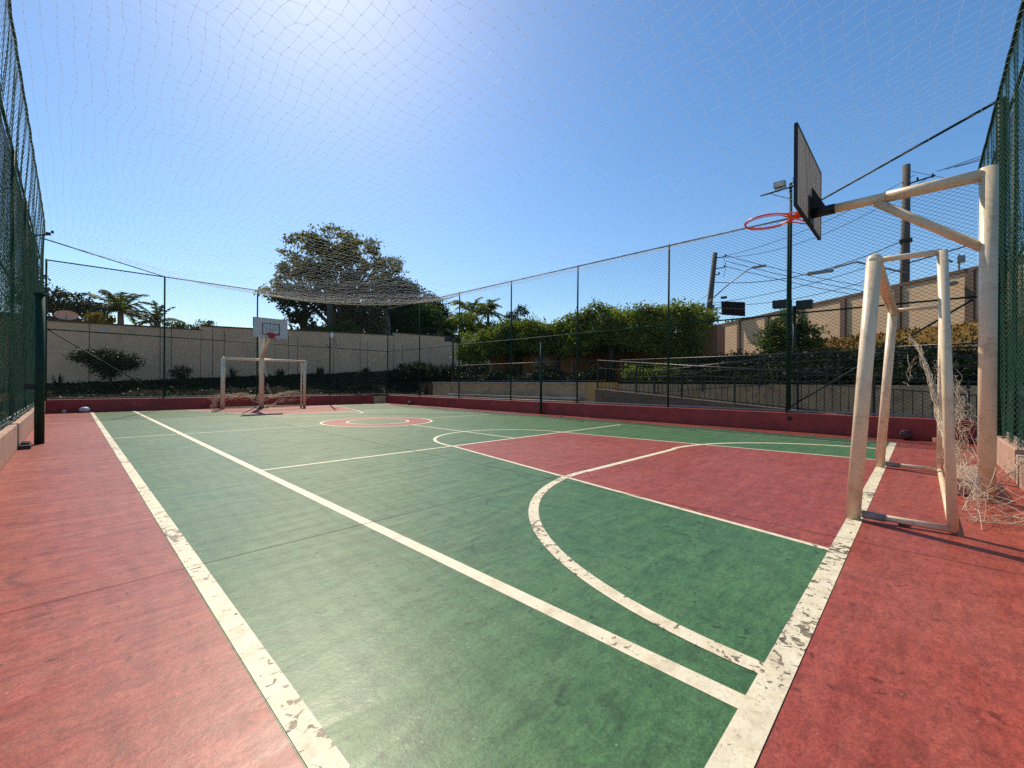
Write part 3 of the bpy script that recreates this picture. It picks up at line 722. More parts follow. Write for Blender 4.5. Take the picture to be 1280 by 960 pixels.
# ------------------------------------------------------------------ small things on the court
def ball(label, x, y, r, ma, sq=(1,1,1), group=None):
    o = MB().sphere((x, y, r*sq[2]), r, sq, 20, 12).build('ball', ma, smooth=True, origin=(x, y, 0)); return tag(o, label, 'ball', group)
ball('dark maroon ball against the right kerb behind the goal', 11.66, .22, .105, M['ball_dark'])
ball('pale deflated ball by the dark kerb at the far left corner', .33, 20.62, .13, M['ball_pale'], (1.15, 1, .75))
ball('tiny white ball left of the deflated one in the far corner', -.15, 20.66, .06, M['ball_pale'])
ball('small reddish ball at the far end of the right kerb', 11.6, 18.2, .09, M['ball_dark'])
o = MB().box((-.50, 10.35, .03), (.13, .42, .06)).box((-.50, 10.40, .075), (.09, .26, .03)).build('metal_block', M['iron'], origin=(-.5, 10.35, 0)); tag(o, 'dark metal block on the floor between the green post and left kerb', 'block')
g = MB(); g.tube([(4.53+.09*math.cos(a_), .10+.03*math.sin(a_), .012) for a_ in np.linspace(0, 5.4, 14)], .008, 6)
o = g.build('metal_shackle', M['iron'], origin=(4.53, .1, 0)); tag(o, 'small dark metal shackle on the red floor beside the goal base', 'shackle')
for (x, y, w_, l) in ((11.55, -.25, .12, 'broken red brick on the floor behind the goal'), (11.3, -.45, .1, 'second loose brick fragment nearer the white post')):
    o = MB().box((x, y, .045), (.22, w_, .09), rz=.4).build('loose_brick', M['peach_wall'], origin=(x, y, 0)); tag(o, l, 'brick'); o.modifiers.new('b', 'BEVEL').width = .01
o = MB().tube([(11.85, 2.25, .30), (11.865, 2.25, .30)], .055, 14).build('drain_hole', M['dark_hollow'], origin=(11.86, 2.25, .3)); tag(o, 'round dark drain hole in the right red kerb', 'drain')

# ------------------------------------------------------------------ perimeter walls
t = thing('perimeter_wall', 'long beige panel wall with stepped top behind the far bank', 'wall', (8, 26.1, 1))
segs = [(-3, 4.5, .6, 3.50, 3.66), (4.52, 7.9, .7, 3.86, 3.98), (7.92, 15.3, .8, 4.02, 4.32), (15.32, 24.5, 1.0, 4.50, 4.72), (24.52, 33, 1.3, 4.85, 4.95)]
for (xa, xb, z0, za, zb) in segs:
    V = [(xa, 26.0, z0-1), (xb, 26.0, z0-1), (xb, 26.0, zb), (xa, 26.0, za), (xa, 26.2, z0-1), (xb, 26.2, z0-1), (xb, 26.2, zb), (xa, 26.2, za)]
    MB().add(V, [(0,1,2,3), (5,4,7,6), (4,0,3,7), (1,5,6,2), (3,2,6,7), (4,5,1,0)]).build('wall_panel', M['wall_far'], t)
    V = [(xa, 25.96, za), (xb, 25.96, zb), (xb, 25.96, zb+.06), (xa, 25.96, za+.06), (xa, 26.24, za), (xb, 26.24, zb), (xb, 26.24, zb+.06), (xa, 26.24, za+.06)]
    MB().add(V, [(0,1,2,3), (5,4,7,6), (4,0,3,7), (1,5,6,2), (3,2,6,7), (4,5,1,0)]).build('coping', M['coping'], t)
g = MB()
for x in (.55, 2.93, 3.35, 5.0, 5.5, 7.0, 8.6, 9.1, 11.2, 12.9, 13.4, 15.3, 16.0, 18.3, 20.5, 22.8): g.box((x, 25.997, 2.2), (.022, .01, 3.1))
g.build('panel_joint', M['wall_joint'], t)
MB().box((.95, 25.985, 3.28), (.32, .01, .2)).build('notice', M['poster'], t)
def xw(y): return 30+(y-10.25)/1.245
t = thing('perimeter_wall', 'tall sunlit beige wall with brown pilasters climbing the slope on the right', 'wall', (24.4, 3.2, 3.2))
wa, wb = np.array([30.4, 10.75]), np.array([15.9, -7.3]); wd = (wb-wa)/np.linalg.norm(wb-wa); wn = np.array([wd[1], -wd[0]]); wn = wn*(-1 if wn @ wa > 0 else 1)
def slab(name, za, zb, f, bk, ma):
    p = [wa+wn*f, wb+wn*f, wa-wn*bk, wb-wn*bk]
    V = [(*p[0], za), (*p[1], za), (*p[1], zb), (*p[0], zb), (*p[2], za), (*p[3], za), (*p[3], zb), (*p[2], zb)]
    return MB().add(V, [(0,1,2,3), (5,4,7,6), (4,0,3,7), (1,5,6,2), (3,2,6,7), (4,5,1,0)]).build(name, ma, t)
slab('wall_panel', 1, 4.95, 0, .2, M['wall_right']); slab('coping', 4.95, 5.06, .05, .25, M['pilaster'])
wr = math.atan2(wd[1], wd[0])
for k in range(10):
    c = wa+wd*(1.2+2.35*k)+wn*.045; MB().box((c[0], c[1], 3.0), (.24, .09, 3.9), rz=wr).build('pilaster', M['pilaster'], t)

# ------------------------------------------------------------------ terrace: retaining walls, railings, pavilion
def wall(name, label, c, d, ma): 
    o = MB().box(c, d).build(name, ma, origin=(c[0], c[1], c[2]-d[2]/2)); return tag(o, label, 'wall')
o = wall('retaining_wall', 'stained grey retaining wall below the terrace railing in the middle', (14.5, 14.9, .53), (.22, 10.5, 1.16), M['retain'])
MB().box((14.48, 14.9, 1.135), (.32, 10.5, .05)).build('coping', M['slab'], o, origin=(14.5, 14.9, -.05))
wall('ochre_wall', 'bright ochre wall panel beside the grey retaining wall', (14.42, 8.98, .56), (.25, 1.22, 1.2), M['ochre'])
wall('retaining_wall', 'tan retaining wall under the dark sloping hedge on the right', (14.55, 3.0, .53), (.2, 10.6, 1.16), M['retain'])
o = MB().box((14.12, 14.0, .50), (.42, 8.4, .07)).build('bench_slab', M['slab'], origin=(14.1, 14, .46)); tag(o, 'long pale bench slab at the foot of the grey retaining wall', 'bench')
g = MB()
for y in (10.2, 12.2, 14.2, 16.2, 17.8): g.box((14.15, y, .255), (.3, .15, .41))
g.build('support', M['retain'], o, origin=(14.1, 14, .46))
def railing(label, a, b, zt0, zt1, hh, npost, step=.14, rails=()):
    a = np.array(a, float); b = np.array(b, float); L = np.linalg.norm(b-a)
    t = thing('iron_railing', label, 'railing', (a[0], a[1], zt0-hh), 'dark iron railings')
    P = lambda s, dz: (a[0]+(b[0]-a[0])*s, a[1]+(b[1]-a[1])*s, zt0+(zt1-zt0)*s-dz)
    MB().tube([P(0, 0), P(1, 0)], .022, 8).build('handrail', M['iron'], t, True)
    MB().tube([P(0, hh-.06), P(1, hh-.06)], .016, 6).build('bottom_rail', M['iron'], t)
    for dz in rails: MB().tube([P(0, dz), P(1, dz)], .013, 6).build('middle_rail', M['iron'], t)
    for k in range(npost): s = k/(npost-1); MB().tube([P(s, 0), P(s, hh+.02)], .028, 8).build('post', M['iron'], t)
    if not step: return t
    ss = np.arange(step/L, 1, step/L); A = [P(s, .01+(rails[0] if rails else 0)) for s in ss]; B = [P(s, hh-.06) for s in ss]
    V, F = wires(A, B, .0085, 4); fastmesh('balusters', V, F, M['iron'], t)
railing('long iron railing on top of the grey terrace wall beside the pavilion', (14.52, 18.3), (14.52, 8.9), 2.04, 2.04, .88, 7, .13)
railing('iron ramp railing sloping down to the right just behind the court fence', (13.0, 8.3), (13.0, -2.2), 1.93, 1.06, 1.0, 8, .16, (.27,))
railing('upper iron railing in front of the dark sloping hedge', (14.55, 8.3), (14.55, -2.2), 2.0, 2.0, .86, 12, 0, (.22, .44, .64))
railing('iron railing climbing left to right behind the ramp', (13.9, 6.6), (13.9, 1.8), 1.55, 1.98, .8, 4, .14, (.2,))
railing('short iron railing far right beside the white basketball post', (15.6, .4), (15.6, -4.5), 2.15, 2.25, .95, 4, .22, (.3,))
# ramp base strip
g = MB(); V = [(12.85, 8.3, -.05), (12.85, -2.2, -.05), (12.85, -2.2, .10), (12.85, 8.3, .92), (13.12, 8.3, -.05), (13.12, -2.2, -.05), (13.12, -2.2, .10), (13.12, 8.3, .92)]
o = g.add(V, [(3,2,1,0), (4,5,6,7), (0,4,7,3), (2,6,5,1), (7,6,2,3), (0,1,5,4)]).build('ramp_edge_wall', M['ramp_edge'], origin=(13, 3, -.05)); tag(o, 'low sloping grey wall carrying the ramp railing', 'wall')

t = thing('garden_pavilion', 'orange walled pavilion open at the front beneath the clipped leafy roof', 'pavilion', (19, 13, 1.08))
MB().box((20.6, 13.3, 2.2), (.2, 10.5, 2.3)).build('back_wall', M['orange_wall'], t)
MB().box((19.0, 12.6, 2.1), (3.2, .18, 2.05)).build('side_wall', M['orange_wall'], t)
MB().box((18.6, 17.9, 2.1), (3.6, .18, 2.05)).build('side_wall', M['orange_wall'], t)
MB().box((18.55, 14.9, 1.9), (.14, 4.1, 1.66)).build('front_wall', M['orange_wall'], t)
MB().box((18.46, 16.0, 2.45), (.02, .55, .72)).build('notice_board', M['poster'], t)
MB().box((18.45, 15.1, 2.4), (.02, .5, .5)).build('grille', M['poster'], t)
for (x, y) in ((17.0, 19.4), (17.0, 16.3), (17.0, 13.2), (17.0, 10.1), (17.0, 7.2)): MB().box((x, y, 1.9), (.2, .2, 1.9)).build('pillar', M['bark'], t)
MB().box((18.9, 13.9, 2.85), (4.0, 12.0, .14)).build('roof_slab', M['roof'], t)
o = MB().box((19.4, 6.35, 2.3), (2.0, .2, 2.5)).build('annex_wall', M['peach_wall'], t)
t2 = thing('garden_shed', 'small peach coloured shed with a dark opening at the right end of the hedge', 'shed', (19.3, 6.8, 1.08))
MB().box((19.1, 6.85, 2.35), (1.0, 1.45, 2.5)).build('walls', M['peach_wall'], t2)
MB().box((18.585, 7.0, 2.45), (.02, .55, .55)).build('opening', M['dark_hollow'], t2)
bpy.data.objects.remove(o)

# ------------------------------------------------------------------ vegetation
def leaf_quads(C, size, up=.25, rg=rng, aspect=.55):
    n = len(C); a = rg.normal(0, 1, (n, 3)); a /= np.linalg.norm(a, axis=1, keepdims=True)
    b = rg.normal(0, 1, (n, 3)); b[:, 2] += up; b = np.cross(a, b); b /= np.linalg.norm(b, axis=1, keepdims=True)
    s = size*rg.uniform(.55, 1.3, (n, 1)); a = a*s; b = b*s*aspect
    V = np.stack([C-a*.5, C+b*.5, C+a*.5, C-b*.5], 1).reshape(-1, 3)
    return V, np.arange(4*n).reshape(n, 4)
def crown_points(blobs, n_cl, per, cl_r, rg, shell=.55):
    B = np.array(blobs, float); vol = B[:, 3]*B[:, 4]*B[:, 5]; vol = vol**.8; k = rg.choice(len(B), n_cl, p=vol/vol.sum())
    d = rg.normal(0, 1, (n_cl, 3)); d /= np.linalg.norm(d, axis=1, keepdims=True)
    rr = shell+(1-shell)*rg.random((n_cl, 1))**.6
    c = B[k, :3]+d*B[k, 3:6]*rr
    per_ = rg.integers(int(per*.5), int(per*1.5), n_cl); P = np.repeat(c, per_, 0)
    q = rg.normal(0, 1, P.shape)*cl_r*np.repeat(rg.uniform(.6, 1.3, (n_cl, 1)), per_, 0); q[:, 2] *= .65
    return P+q, c
def tree(name, label, cat, base, blobs, n_cl, per, cl_r, leaf, ma, seed, trunk=None, group=None, shell=.5, limbs=10, tr=.25, bark='bark', up=.25):
    rg = np.random.default_rng(seed); t = thing(name, label, cat, base, group)
    P, c = crown_points(blobs, n_cl, per, cl_r, rg, shell)
    V, F = leaf_quads(P, leaf, up, rg); fastmesh('crown', V, F, M[ma], t)
    if trunk is not None:
        g = MB(); bx, by, bz = base; tx, ty, tz = trunk
        mid = [(bx+(tx-bx)*s+.15*tr*math.sin(5*s+seed), by+(ty-by)*s, bz+(tz-bz)*s) for s in np.linspace(0, 1, 6)]
        g.tube(mid, list(np.linspace(tr, tr*.6, 6)), 8)
        sel = c[rg.choice(len(c), min(limbs, len(c)), replace=False)]
        for e in sel:
            s0 = rg.uniform(.45, 1); st = np.array(base)*(1-s0)+np.array(trunk)*s0
            pts = [st+(e-st)*s+np.array([0, 0, .18*np.linalg.norm(e-st)*math.sin(math.pi*s)*.5])+rg.normal(0, .05, 3)*np.linalg.norm(e-st)*.3*(0 < s < 1) for s in np.linspace(0, 1, 6)]
            r0 = tr*rg.uniform(.28, .5); g.tube([tuple(p) for p in pts], list(np.linspace(r0, r0*.15, 6)), 5)
        g.build('trunk', M[bark], t, True)
    return t
# the big spreading tree behind the wall
tree('spreading_tree', 'huge spreading olive green tree rising above the back wall', 'tree', (15.2, 34, 1.5),
     [(12.4, 34, 8.6, 2.4, 2.5, 1.3), (10.9, 34, 8.0, 1.6, 2, .9), (12.6, 34, 10.9, 2.2, 2.4, 1.4), (14.3, 34, 12.0, 1.9, 2.4, 1.3), (16.7, 34, 11.9, 2.1, 2.5, 1.3), (18.7, 34, 11.0, 1.7, 2.4, 1.1), (19.8, 34, 11.8, .9, 1.4, .6),
      (17.2, 34, 9.0, 2.6, 2.6, 1.3), (14.7, 34, 9.4, 1.9, 2.4, 1.3), (15.5, 34, 10.6, 2.4, 2.2, 1.2), (12.2, 34, 9.5, 1.7, 2, .9), (19.4, 34, 9.4, 2.0, 2, 1.0)],
     560, 46, .25, .24, 'leaf_big', 21, trunk=(15.6, 34, 7.2), limbs=60, tr=.42, shell=.45)
tree('dense_tree', 'dense rounded dark tree at the right flank of the huge spreading tree', 'tree', (21.5, 32.5, 1.6),
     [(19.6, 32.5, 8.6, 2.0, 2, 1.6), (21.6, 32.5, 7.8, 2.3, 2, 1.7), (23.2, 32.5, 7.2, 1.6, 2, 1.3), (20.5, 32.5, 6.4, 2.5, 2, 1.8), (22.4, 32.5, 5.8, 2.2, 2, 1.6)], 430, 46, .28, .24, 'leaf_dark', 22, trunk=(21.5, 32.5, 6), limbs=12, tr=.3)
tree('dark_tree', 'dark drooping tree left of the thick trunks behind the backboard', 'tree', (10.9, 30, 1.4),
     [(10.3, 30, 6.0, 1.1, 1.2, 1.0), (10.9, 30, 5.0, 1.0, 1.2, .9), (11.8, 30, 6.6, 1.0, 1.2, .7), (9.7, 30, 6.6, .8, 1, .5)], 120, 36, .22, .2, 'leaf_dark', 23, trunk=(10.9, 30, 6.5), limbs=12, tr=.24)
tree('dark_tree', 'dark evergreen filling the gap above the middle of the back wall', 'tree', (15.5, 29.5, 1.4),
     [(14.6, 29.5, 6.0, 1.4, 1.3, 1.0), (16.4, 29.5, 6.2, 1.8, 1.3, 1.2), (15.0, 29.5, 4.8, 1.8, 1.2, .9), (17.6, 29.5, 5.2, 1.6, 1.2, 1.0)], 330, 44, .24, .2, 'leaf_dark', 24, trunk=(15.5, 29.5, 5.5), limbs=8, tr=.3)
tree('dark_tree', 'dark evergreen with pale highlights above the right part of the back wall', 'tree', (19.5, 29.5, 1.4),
     [(19.2, 29.5, 5.8, 1.7, 1.2, 1.3), (21.2, 29.5, 5.6, 1.7, 1.2, 1.3), (20.2, 29.5, 6.8, 1.2, 1.2, .9)], 300, 42, .24, .2, 'leaf_mid', 25, trunk=(19.8, 29.5, 5.5), limbs=8, tr=.25)
tree('leafy_shrub', 'low green shrub showing just above the wall behind the backboard', 'shrub', (12.5, 28.5, 1.4),
     [(11.4, 28.5, 4.3, 1.0, .8, .5), (13.0, 28.5, 4.6, 1.3, .8, .6)], 120, 36, .18, .17, 'leaf_mid', 26, trunk=(12.3, 28.5, 4), limbs=5, tr=.1)
for (x, z1_, r, l) in ((16.3, 6.9, .22, 'thick pale bare trunk rising behind the middle of the back wall'), (12.0, 6.6, .2, 'dark bare trunk behind the right of the far backboard')):
    o = MB().tube([(x, 28.6, 1), (x+.06, 28.6, 3), (x, 28.6, z1_)], [r*1.1, r, r*.85], 10).build('tree_trunk', M['bark_pale' if x > 14 else 'bark'], smooth=True, origin=(x, 28.6, 1)); tag(o, l, 'tree trunk')
tree('dark_tree', 'dark dense tree beyond the wall at the far left edge', 'tree', (-.4, 33, 1.5),
     [(-1.0, 33, 5.3, 1.0, 1.3, .9), (.1, 33, 5.1, .9, 1.2, .7), (.8, 33, 4.7, .7, 1, .6), (-1.4, 33, 6.4, .5, .8, .5)], 170, 36, .18, .16, 'leaf_dark', 27, trunk=(-.4, 33, 4.5), limbs=6, tr=.2)
tree('yellow_shrub', 'yellow green shrub left of the larger palm over the wall', 'shrub', (1.05, 31, 3), [(1.0, 30, 4.15, .55, .5, .32)], 40, 30, .12, .15, 'leaf_yellow', 28, trunk=(1.05, 31, 4), limbs=3, tr=.05)
tree('leafy_shrub', 'low bush peeping over the wall between palm and basket', 'shrub', (4.9, 31, 3), [(4.1, 31, 4.35, .5, .5, .2), (5.6, 31, 4.5, .45, .5, .28), (4.8, 31, 4.25, .6, .5, .15)], 60, 26, .1, .12, 'leaf_mid', 29, trunk=(4.9, 31, 4), limbs=3, tr=.05)

def palm(label, base, top, nf, fl, seed, group='palm trees', ma='leaf_palm', r=.16, droop=1.0):
    rg = np.random.default_rng(seed); t = thing('palm_tree', label, 'palm tree', base, group)
    b0, t0 = np.array(base, float), np.array(top, float)
    MB().tube([tuple(b0+(t0-b0)*s) for s in np.linspace(0, 1, 7)], list(np.linspace(r*1.2, r*.8, 7)), 9).build('trunk', M['bark_pale'], t, True)
    A, B, Q = [], [], []
    for k in range(nf):
        az = 2*math.pi*k/nf+rg.uniform(-.2, .2); el = rg.uniform(-.1, 1.5); L = fl*rg.uniform(.8, 1.1)
        p = t0.copy(); dirh = np.array([math.cos(az), math.sin(az), 0]); ang = el; pts = [p.copy()]
        for s in range(14):
            ang -= droop*(.020+.012*s); p = p+(dirh*math.cos(ang)+np.array([0, 0, math.sin(ang)]))*L/14; pts.append(p.copy())
        pts = np.array(pts); A.append(pts[:-1]); B.append(pts[1:])
        side = np.array([-dirh[1], dirh[0], 0])
        for s in np.linspace(1.2, 13.8, 34):
            i = int(s); q = pts[i]*(1-(s-i))+pts[min(i+1, 14)]*(s-i); tang = pts[min(i+1, 14)]-pts[max(i-1, 0)]; tang /= np.linalg.norm(tang)
            ll = L*.21*math.sin(math.pi*min(1, (s+1.5)/16))**.6
            for sg in (-1, 1):
                d = side*sg*.8+tang*.55+np.array([0, 0, rg.uniform(-.55, .1)]); d /= np.linalg.norm(d); wv = tang*.034*fl/1.5
                Q.append([q-wv, q+wv, q+d*ll+wv*.2+np.array([0,0,-.05]), q+d*ll-wv*.2+np.array([0,0,-.05])])
    Q = np.array(Q).reshape(-1, 3); F = np.arange(len(Q)).reshape(-1, 4)
    fastmesh('fronds', Q, F, M[ma], t)
    V, F = wires(np.concatenate(A), np.concatenate(B), .014, 3); fastmesh('frond_stems', V, F, M['bark_pale'], t)
palm('larger coconut palm with arching fronds above the left wall', (1.95, 32, 2), (1.9, 32, 4.95), 22, 1.9, 3, droop=.85)
palm('smaller upright palm beside the back fence post above the wall', (3.55, 32, 2), (3.5, 32, 4.6), 13, 1.35, 5, droop=.6)
palm('bright palm crown left of the clipped hedge', (25.8, 30, 2), (25.8, 30, 7.6), 18, 2.5, 8, ma='leaf_lush')
palm('second palm crown closer to the leafy hedge', (27.6, 30, 2), (27.8, 30, 7.9), 16, 2.2, 9, ma='leaf_mid')
palm('low palm with pale fronds in front of the dark evergreens', (20.5, 28, 2), (20.5, 28, 5.4), 14, 1.7, 10, ma='leaf_mid')
tree('leafy_tree', 'bright leafy tree behind the right end of the back wall', 'tree', (24.3, 29, 1.8),
     [(23.6, 29, 6.2, 1.4, 1.2, 1.2), (25.0, 29, 5.6, 1.5, 1.2, 1.2), (23.0, 29, 5.0, 1.5, 1.2, .9), (26.6, 29, 5.8, 1.3, 1.2, 1.1)], 230, 40, .24, .22, 'leaf_lush', 31, trunk=(24.3, 29, 5), limbs=8, tr=.2)
tree('leafy_tree', 'small dark tree top poking up left of the hedge crest', 'tree', (31.5, 30, 2),
     [(31.0, 30, 7.6, 1.0, .8, .8), (32.4, 30, 8.6, 1.0, .8, .45), (32.0, 30, 7.0, 1.4, .8, .8)], 90, 34, .2, .2, 'leaf_dark', 32, trunk=(31.5, 30, 7), limbs=8, tr=.14)
# clipped creeper hedge on the pavilion roof
def hedge_points(n, rg):
    y = rg.uniform(6.0, 20.2, n); x = 16.4+rg.uniform(0, 5.0, n)*np.clip((y-5.2)/2.8, .2, 1)
    top = 3.30+.84*smooth(20.3, 17.8, y)+.22*np.sin(y*1.3)+.17*np.sin(y*3.1+1)+.22*smooth(12.5, 9, y)+.12*np.sin(x*2.3+y)-.85*smooth(7.6, 6.0, y)
    bot = 2.75-.22*np.sin(y*1.1+.5)-.38*smooth(17.5, 19.5, y)-.25*smooth(10.5, 8.5, y)
    return x, y, top, bot
rg = np.random.default_rng(77)
t = thing('clipped_creeper', 'big clipped leafy creeper forming a green roof over the pavilion', 'hedge', (18.7, 13, 2.6))
x, y, top, bot = hedge_points(1900, rg); f = rg.random(1900)
face = rg.random(1900)
c = np.stack([x, y, top-.28*rg.random(1900)], 1)
fr = face < .55; c[fr, 0] = 16.35+.25*rg.random(fr.sum())+.18*np.sin(y[fr]*2.1); c[fr, 2] = bot[fr]+(top[fr]-bot[fr])*rg.random(fr.sum())
en = (face > .92); c[en, 1] = np.where(rg.random(en.sum()) < .5, 6.0+(c[en, 0]-16.4)*.5, 20.2)+rg.normal(0, .1, en.sum()); c[en, 2] = bot[en]+(top[en]-bot[en])*rg.random(en.sum())
per = rg.integers(24, 52, len(c)); P = np.repeat(c, per, 0)+rg.normal(0, .16, (per.sum(), 3))*np.array([1, 1, .8])
spr = rg.random(len(P)) < .005; P[spr, 2] += rg.uniform(.1, .35, spr.sum())
V, F = leaf_quads(P, .135, .4, rg); fastmesh('foliage', V, F, M['leaf_lush'], t)
g = MB()
for k in range(60):
    yy = rg.uniform(6.3, 20); xx = rg.uniform(16.4, 20.5); g.tube([(xx, yy, 2.9), (xx+rg.normal(0, .15), yy+rg.normal(0, .3), 3.4), (xx+rg.normal(0, .25), yy+rg.normal(0, .5), 4.0)], [.03, .02, .008], 5)
g.build('stems', M['bark'], t)
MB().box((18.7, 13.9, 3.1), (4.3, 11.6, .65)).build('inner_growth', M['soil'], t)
# dark planted bank behind the railings
def bank(label, cx, cy, wx, wy, zf, n, leaf, ma, seed, name='hedge', cat='hedge'):
    rg = np.random.default_rng(seed); c = np.stack([cx+rg.uniform(-wx/2, wx/2, n), cy+rg.uniform(-wy/2, wy/2, n), np.zeros(n)], 1); c[:, 2] = zf(c[:, 0], c[:, 1])-rg.random(n)*.3
    per = rg.integers(14, 30, n); P = np.repeat(c, per, 0)+rg.normal(0, .11, (per.sum(), 3))
    V, F = leaf_quads(P, leaf, .3, rg); o = fastmesh(name, V, F, M[ma], origin=(cx, cy, 1.08)); return tag(o, label, cat)
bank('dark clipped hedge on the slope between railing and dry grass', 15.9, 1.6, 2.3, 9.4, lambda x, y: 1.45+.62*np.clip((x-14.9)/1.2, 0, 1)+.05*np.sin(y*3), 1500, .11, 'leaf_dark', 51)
bank('pale green low bushes behind the railings below the hedge end', 15.7, 7.3, 1.7, 2.4, lambda x, y: 1.55+.33*np.clip((x-14.9)/1.2, 0, 1)+.08*np.sin(y*4), 320, .11, 'leaf_lush', 52, 'bush', 'bush')
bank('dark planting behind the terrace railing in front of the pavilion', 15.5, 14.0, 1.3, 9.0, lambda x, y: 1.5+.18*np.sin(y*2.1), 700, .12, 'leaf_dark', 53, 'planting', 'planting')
# grass tufts on the dry slope and ground cover of the far bank
rg = np.random.default_rng(5); n = 9000
gx = rg.uniform(16.6, 26, n); gy = rg.uniform(-5.5, 7.5, n); kk_ = gx < xw(gy)-.1; gx, gy = gx[kk_], gy[kk_]; n = len(gx); gz = groundz(gx, gy)
c = np.stack([gx, gy, gz], 1); hgt = rg.uniform(.05, .22, (n, 1)); d = rg.normal(0, .06, (n, 3)); d[:, 2] = 0; wv = rg.normal(0, .02, (n, 3)); wv[:, 2] = 0
V = np.stack([c-wv, c+wv, c+d+np.array([0, 0, 1])*hgt], 1).reshape(-1, 3); F = np.arange(3*n).reshape(n, 3)
tag(fastmesh('dry_grass', V, F, M['dry_grass']), 'dry golden grass covering the slope below the sunlit wall', 'grass', kind='stuff')
n = 1300; cx_ = rg.uniform(-1.2, 24, n); cy_ = rg.uniform(21.3, 25.7, n); c = np.stack([cx_, cy_, groundz(cx_, cy_)], 1)
per = rg.integers(8, 20, n); P = np.repeat(c, per, 0)+rg.normal(0, 1, (per.sum(), 3))*np.array([.16, .16, .05]); P[:, 2] = np.maximum(P[:, 2], .4)
V, F = leaf_quads(P, .12, .5, rg); tag(fastmesh('ground_cover', V, F, M['leaf_dark']), 'dark creeping ground cover on the bank behind the back fence', 'ground cover', kind='stuff')
def spiky(label, x, y, h, rr, n, seed, ma='leaf_dark', name='spiky_plant', wid=.016, fan=1.0):
    rg = np.random.default_rng(seed); z = float(groundz(np.array([x]), np.array([y]))[0]); Q = []
    for k in range(n):
        az = rg.uniform(0, 2*math.pi); sp = rg.uniform(.05, 1)**.7*fan; hh = h*rg.uniform(.7, 1.1); dh = np.array([math.cos(az), math.sin(az), 0]); sd_ = np.array([-dh[1], dh[0], 0])*wid
        p0 = np.array([x, y, z])+dh*.06*rr; p1 = p0+dh*rr*sp*.5+np.array([0, 0, hh*.65]); p2 = p0+dh*rr*sp+np.array([0, 0, hh*(1-.35*sp)])
        Q += [[p0-sd_, p0+sd_, p1+sd_, p1-sd_], [p1-sd_, p1+sd_, p2+sd_*.2, p2-sd_*.2]]
    Q = np.array(Q).reshape(-1, 3); o = fastmesh(name, Q, np.arange(len(Q)).reshape(-1, 4), M[ma], origin=(x, y, z)); return tag(o, label, 'plant', 'plants along the foot of the back wall')
tree('twiggy_shrub', 'large dark twiggy shrub on the bank against the back wall', 'shrub', (1.15, 24.2, .95),
     [(.9, 24.2, 2.0, .62, .5, .42), (1.6, 24.2, 1.9, .55, .5, .38), (1.1, 24.2, 1.6, .5, .4, .4), (.3, 24.2, 2.05, .3, .3, .25)], 300, 26, .11, .085, 'leaf_dark', 61, trunk=(1.15, 24.2, 1.5), limbs=60, tr=.05, shell=.2)
tree('twiggy_shrub', 'smaller round dark shrub by the back fence post', 'shrub', (3.45, 24.2, 1.05), [(3.45, 24.2, 1.5, .38, .35, .36)], 60, 20, .08, .08, 'leaf_dark', 62, trunk=(3.45, 24.2, 1.3), limbs=40, tr=.03, shell=.2)
spiky('thin spiky plant seen through the left half of the far goal', 5.5, 24.4, .82, .55, 26, 1)
spiky('spiky plant seen through the right half of the far goal', 7.7, 24.4, .75, .5, 44, 2)
spiky('broad leaved dark plant right of the far goal', 9.75, 24.4, .75, .45, 60, 3, wid=.045)
spiky('thin grassy plant at the left end of the bank', -.35, 24.4, .6, .4, 26, 4)
spiky('spiky clump to the left of the fence brace in the far right bank', 12.4, 24.3, .75, .5, 50, 6, wid=.03)
tree('rounded_shrub', 'dark shrub in the far right corner beyond the fences', 'shrub', (15.4, 23.4, 1.4), [(14.6, 23.4, 1.8, .8, .6, .45), (16.3, 23.4, 1.9, .9, .6, .5), (15.4, 23.4, 2.1, .6, .6, .4)], 170, 30, .13, .11, 'leaf_dark', 63, trunk=(15.4, 23.4, 1.7), limbs=6, tr=.05)
tree('rounded_shrub', 'dark shrubbery below the back wall left of the pavilion', 'shrub', (18.8, 23.2, 1.4), [(18.0, 23.2, 1.9, .9, .6, .5), (19.6, 23.2, 2.0, .9, .6, .5), (21, 23, 2, .9, .6, .6)], 170, 30, .14, .12, 'leaf_dark', 64, trunk=(18.8, 23.2, 1.7), limbs=6, tr=.05)
tree('small_tree', 'bushy small tree in front of the sunlit wall behind the lamp post', 'tree', (20, 3.9, 2.1),
     [(20, 3.9, 3.5, .72, .7, .42), (20, 4.5, 3.05, .6, .6, .42), (20, 3.25, 3.0, .6, .6, .42), (20, 3.8, 3.95, .3, .35, .3), (20, 4.2, 2.6, .6, .6, .3), (20, 3.3, 2.65, .4, .5, .25)], 210, 30, .13, .12, 'leaf_mid', 65, trunk=(20, 3.9, 2.8), limbs=14, tr=.06)
tree('leafy_tree', 'distant low tree tops beside the solar panel', 'tree', (40, 11.5, 3), [(40, 11.3, 6.2, 1.2, 1.3, .45), (40, 13.3, 6.0, 1.2, 1.1, .4), (40, 10, 5.9, 1, .9, .3)], 90, 28, .2, .22, 'leaf_mid', 66, trunk=(40, 11.5, 6), limbs=4, tr=.1)

